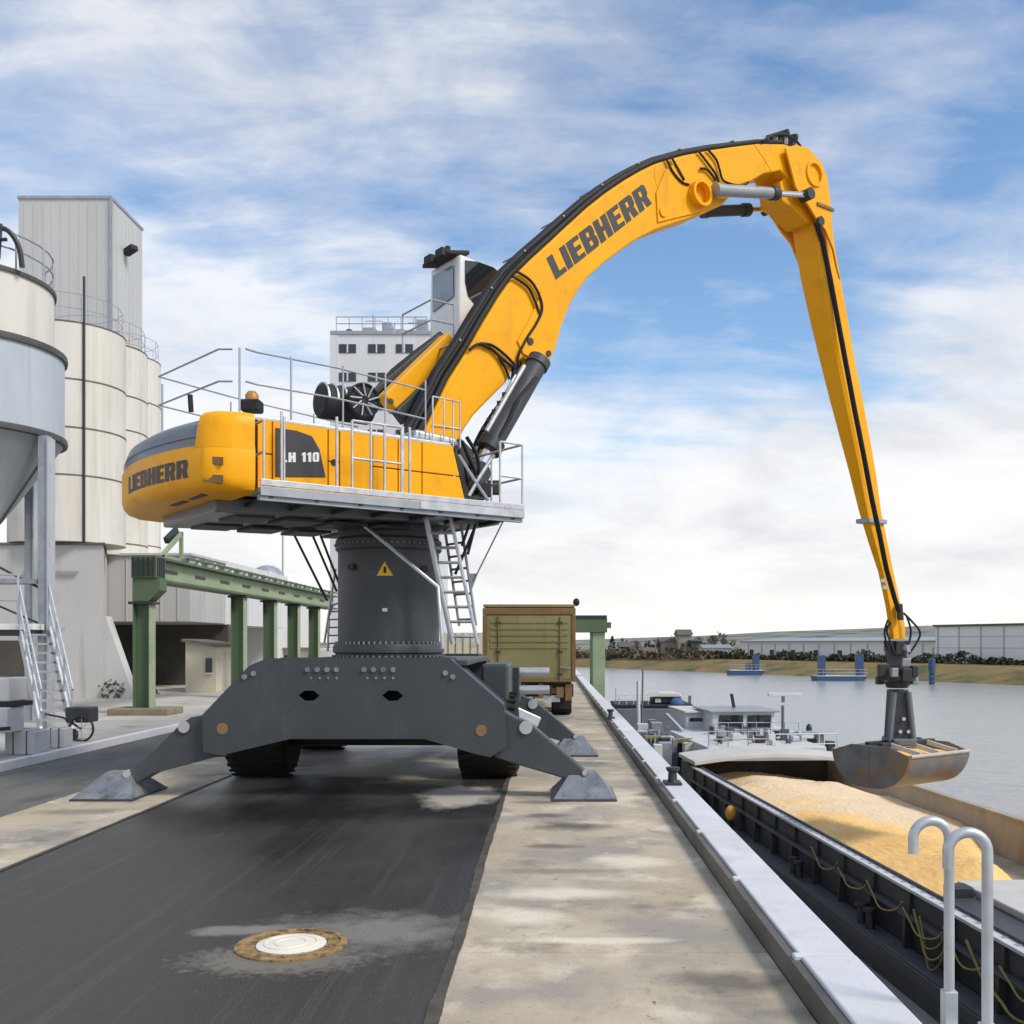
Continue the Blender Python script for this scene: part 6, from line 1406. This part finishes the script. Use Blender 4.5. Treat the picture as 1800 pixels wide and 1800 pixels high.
# deckhouse
def cabin(p0, p1, q0, q1, z0, z1, name='cabin', m='boat_white', bev=.04): return bbox(MB(), p0, p1, q0, q1, z0, z1).build(name, M[m], br, bevel=bev)
def bpx(px, py, q):
    """photograph point -> (p, z) on the barge cross-section at q"""
    k = (px-968)/1800; p = (k*AX.y-AX.x)*q/(AR.x-k*AR.y); Y = AR.y*p+AX.y*q; return p, CAMZ-(py-1131)*Y/1800
q_ = 46.0
pa, za = bpx(1252, 1289, q_); pb, zb3 = bpx(1362, 1252, q_)
cabin(bpx(1236,1300,40)[0], PF+.2, 39.2, 47, ZD+.02, bpx(1300,1310,40)[1], 'deckhouse')
cabin(bpx(1240,1300,43)[0], bpx(1440,1300,43)[0], 43, 50, bpx(1300,1310,40)[1]+.004, za, 'deckhouse')
wc = cabin(pa, pb, q_, q_+3.4, za+.004, zb3, 'wheelhouse')
bbox(MB(), pa-.15, pb+.2, q_-.2, q_+3.6, zb3+.003, zb3+.09).build('roof', M['cyl_grey'], wc, bevel=.02)
for x0, x1 in ((1264,1306),(1314,1355)):
    a, b = bpx(x0,1279,q_), bpx(x1,1257,q_); w = bbox(MB(), a[0], b[0], q_-.05, q_-.003, a[1], b[1]).build('window', M['glass'], wc)
bbox(MB(), pb+.003, pb+.04, q_+.3, q_+3, za+.25, zb3-.15).build('window', M['glass'], wc)
for y in (1300, 1315, 1325): a = bpx(1300, y, 42.9)[1]; bbox(MB(), bpx(1262,0,43)[0], bpx(1400,0,43)[0], 42.93, 42.995, a, a+.05).build('trim_line', M['cyl_grey'], br)
for i,(x,y) in enumerate(((1262,1312),(1284,1308),(1342,1305),(1350,1316),(1358,1310),(1376,1308),(1396,1302),(1404,1314),(1414,1314),(1430,1308),(1442,1300),(1462,1312))):
    p, z = bpx(x, y, 42); cabin(p-.16, p+.16, 42, 42.4, z-.2, z+.2, 'deck_locker', 'dark' if i % 2 else 'cyl_grey', .02)
mb = MB(); zr_ = bpx(1420,1316,41)[1]-.15
railing(mb, [B(bpx(x,1300,41)[0], 41, zr_) for x in (1362,1385,1410,1440,1472)], (.35,.75), .025); mb.build('deck_railing', M['boat_white'], br)
cv = [B(bpx(x,1295,41.5)[0], 41.5, bpx(x,y,41.5)[1]) for x, y in ((1395,1296),(1420,1291),(1445,1291),(1472,1297))]
mb = MB(); mb.add(cv+[v+AX*1.2+Vector((0,0,.05)) for v in cv], [(0,1,5,4),(1,2,6,5),(2,3,7,6)]); mb.build('awning', M['cyl_grey'], br, recalc=False)
p, z = bpx(1376, 1226, 44); mb = MB(); mb.tube([B(p,44,bpx(1376,1300,44)[1]), B(p,44,bpx(1376,1240,44)[1])], .07, 8); mb.build('radar_mast', M['hood'], br)
bbox(MB(), bpx(1350,0,44)[0], bpx(1408,0,44)[0], 43.9, 44.1, bpx(0,1229,44)[1], bpx(0,1223,44)[1]).build('radar_scanner', M['boat_white'], br, bevel=.02)
bbox(MB(), bpx(1374,0,44)[0], bpx(1379,0,44)[0], 43.95, 44.05, bpx(0,1241,44)[1], bpx(0,1229.5,44)[1]).build('radar_pedestal', M['hood'], br)
p, z = bpx(1290,1240,48); MB().bar(B(p,48,zb3+.1), B(p-.12,48,zb3+.75), .14,.14).build('horn', M['dark'], br)
p, z = bpx(1422,1282,45); MB().sph(B(p,45,z), .14, sc=(1,1,1.8)).build('signal_ball', M['dark'], br, smooth=60)
rk = random.Random(55); z1_ = bpx(1300,1310,40)[1]; z2_ = za
for i in range(38):
    if i % 2: q__, zz = rk.uniform(39.5,42.6), z1_+.004; x_ = rk.uniform(1245,1475)
    else: q__, zz = rk.uniform(43.2,45.7), z2_+.004; x_ = rk.uniform(1246,1430)
    p_ = bpx(x_,0,q__)[0]; s_ = rk.uniform(.05,.22); h_ = rk.uniform(.12,.5)
    if p_ > PF: continue
    if i % 5 == 0: MB().lathe([(s_*.7,0),(s_*.6,.05),(s_*.55,h_*.8),(s_,h_*.85),(s_,h_),(0,h_)], B(p_,q__,zz), n=12).build('capstan', M['dark'], br, smooth=40)
    else: cabin(p_-s_, p_+s_, q__, q__+rk.uniform(.15,.6), zz, zz+h_, rk.choice(('deck_box','vent_cowl','locker')), rk.choice(('dark','hood','cyl_grey','boat_white','deck')), .02)
mb = MB(); railing(mb, [B(bpx(x,1300,39.4)[0], 39.4, z1_) for x in (1246,1280,1315,1350)], (.3,.6), .022); mb.build('deck_railing', M['galv_dull'], br)
mb = MB(); railing(mb, [B(pa-.3+(pb-pa+.9)*i/6, q_-1.6, z2_) for i in range(7)], (.3,.6), .02); mb.build('deck_railing', M['galv_dull'], br)
for k_ in range(3): MB().tube(crom([B(PC+.4+k_*1.3,40.2,z1_+.03), B(PC+.9+k_*1.3,41.2,z1_+.03), B(PC+.5+k_*1.6,42.2,z1_+.03), B(PC+1.3+k_*1.2,42.8,z1_+.03)]), .03, 5).build('mooring_rope', M['rope'], br)
# foreship / afterdeck clutter between deckhouse and quay
rc = random.Random(21)
for i in range(70):
    x, y, q__ = rc.uniform(1124,1250), rc.uniform(1258,1335), rc.uniform(41,58); p, z = bpx(x, y, q__); p = max(p, PE+.2)
    s_ = rc.uniform(.08,.30); z0 = ZD+.015
    h_ = min(max(.2, z-z0), 1.35); cabin(p-s_, p+s_, q__, q__+s_*2, z0, z0+h_, rc.choice(('deck_box','winch_housing','locker')), rc.choice(('boat_white','cyl_grey','dark','hood','galv_dull','deck')), .03)
for i in range(18):
    x, q__ = 1130+7*i, 43+1.3*(i % 7); p, z = bpx(x, 1300, q__); p = max(p, PE+.2)
    MB().tube([B(p,q__,ZD), B(p,q__,ZD+rc.uniform(.9,1.6))], .035, 6).build('stanchion', M['boat_white'], br)
wl = cabin(bpx(1205,0,48)[0], bpx(1250,0,48)[0], 48, 52, ZD+.02, bpx(0,1260,48)[1], 'fore_cabin', 'boat_white')
a, b = bpx(1212,1268,48), bpx(1240,1262,48); bbox(MB(), a[0], b[0], 47.95, 47.997, a[1], b[1]).build('window', M['glass'], wl)
bbox(MB(), bpx(1203,0,48)[0], bpx(1252,0,48)[0], 47.85, 52.1, bpx(0,1260,48)[1]+.003, bpx(0,1256,48)[1]).build('roof', M['hatch'], wl, bevel=.02)
MB().bar(B(*(lambda a: (a[0], 50, a[1]))(bpx(1172,1256,50))), B(*(lambda a: (a[0], 46, a[1]))(bpx(1200,1285,46))), .12, .14).build('gangway', M['bluegrey'], br)
MB().tube([B(bpx(1122,0,56)[0],56,ZD), B(bpx(1122,0,56)[0],56,bpx(0,1200,56)[1])], [.13,.10], 10).build('bow_mast', M['boat_white'], br, smooth=60)
MB().tube([B(bpx(1128,0,57)[0],57,ZD), B(bpx(1130,0,57)[0],57,bpx(0,1178,57)[1])], .05, 8).build('pole', M['hood'], br)
bbox(MB(), bpx(1134,0,45)[0], bpx(1176,0,45)[0], 45, 45.4, bpx(0,1306,45)[1], bpx(0,1302,45)[1]).build('fender_timber', M['rope'], br)
# covered motor boat and small workboat beyond the bow
def workboat():
    Y = 74.0; x0, x1 = at(1086,0,Y).x, at(1210,0,Y).x; zdk = at(0,1243,Y).z
    t = thing('motor_boat', ((x0+x1)/2, Y, -4), 'grey motor boat with beige roof and blue cover lying ahead of the barge', 'boat')
    MB().prism([(x0,Y,-4.4),(x1,Y,-4.4),(x1+.4,Y,zdk),(x0-.3,Y,zdk)], (0,5,0)).build('hull', M['hood'], t, bevel=.2)
    MB().bx(x0-.25, x1+.35, Y-.05, Y+5, zdk+.003, zdk+.18).build('gunwale', M['black'], t, bevel=.04)
    a, b = at(1150,1242,Y), at(1200,1226,Y)
    c = MB().bx(a.x, b.x, Y+.6, Y+3.6, zdk+.18, b.z).build('cabin', M['dark'], t, bevel=.15)
    MB().prism([(a.x-.3,Y+.4,b.z),(b.x+.1,Y+.4,b.z),(b.x-.2,Y+.4,b.z+.28),(a.x+.5,Y+.4,b.z+.3)], (0,3.4,0)).build('roof', M['hatch'], c, bevel=.06)
    MB().sph((at(1191,0,Y).x, Y+.4, at(0,1239,Y).z), .52, sc=(1.1,.8,1)).build('cover', M['canvas_blue'], t, smooth=60)
    MB().bx(at(1153,0,Y).x, at(1163,0,Y).x, Y+.55, Y+.597, zdk+.3, b.z-.1).build('door', M['hatch'], c)
    MB().bx(at(1216,0,Y).x-.1, at(1216,0,Y).x+.1, Y+1, Y+1.2, zdk+.15, at(0,1224,Y).z).build('davit', M['hood'], t)
    mb = MB(); railing(mb, [(x0+.1+(a.x-x0)*i/5, Y+.2, zdk+.18) for i in range(5)], (.35,.7), .03); mb.build('railing', M['boat_white'], t)
    for px in (1122, 1075+9): MB().tube([(at(px,0,Y).x, Y+1, zdk), (at(px,0,Y).x, Y+1, at(0,1210,Y).z)], .03).build('pole', M['galv_dull'], t)
workboat()
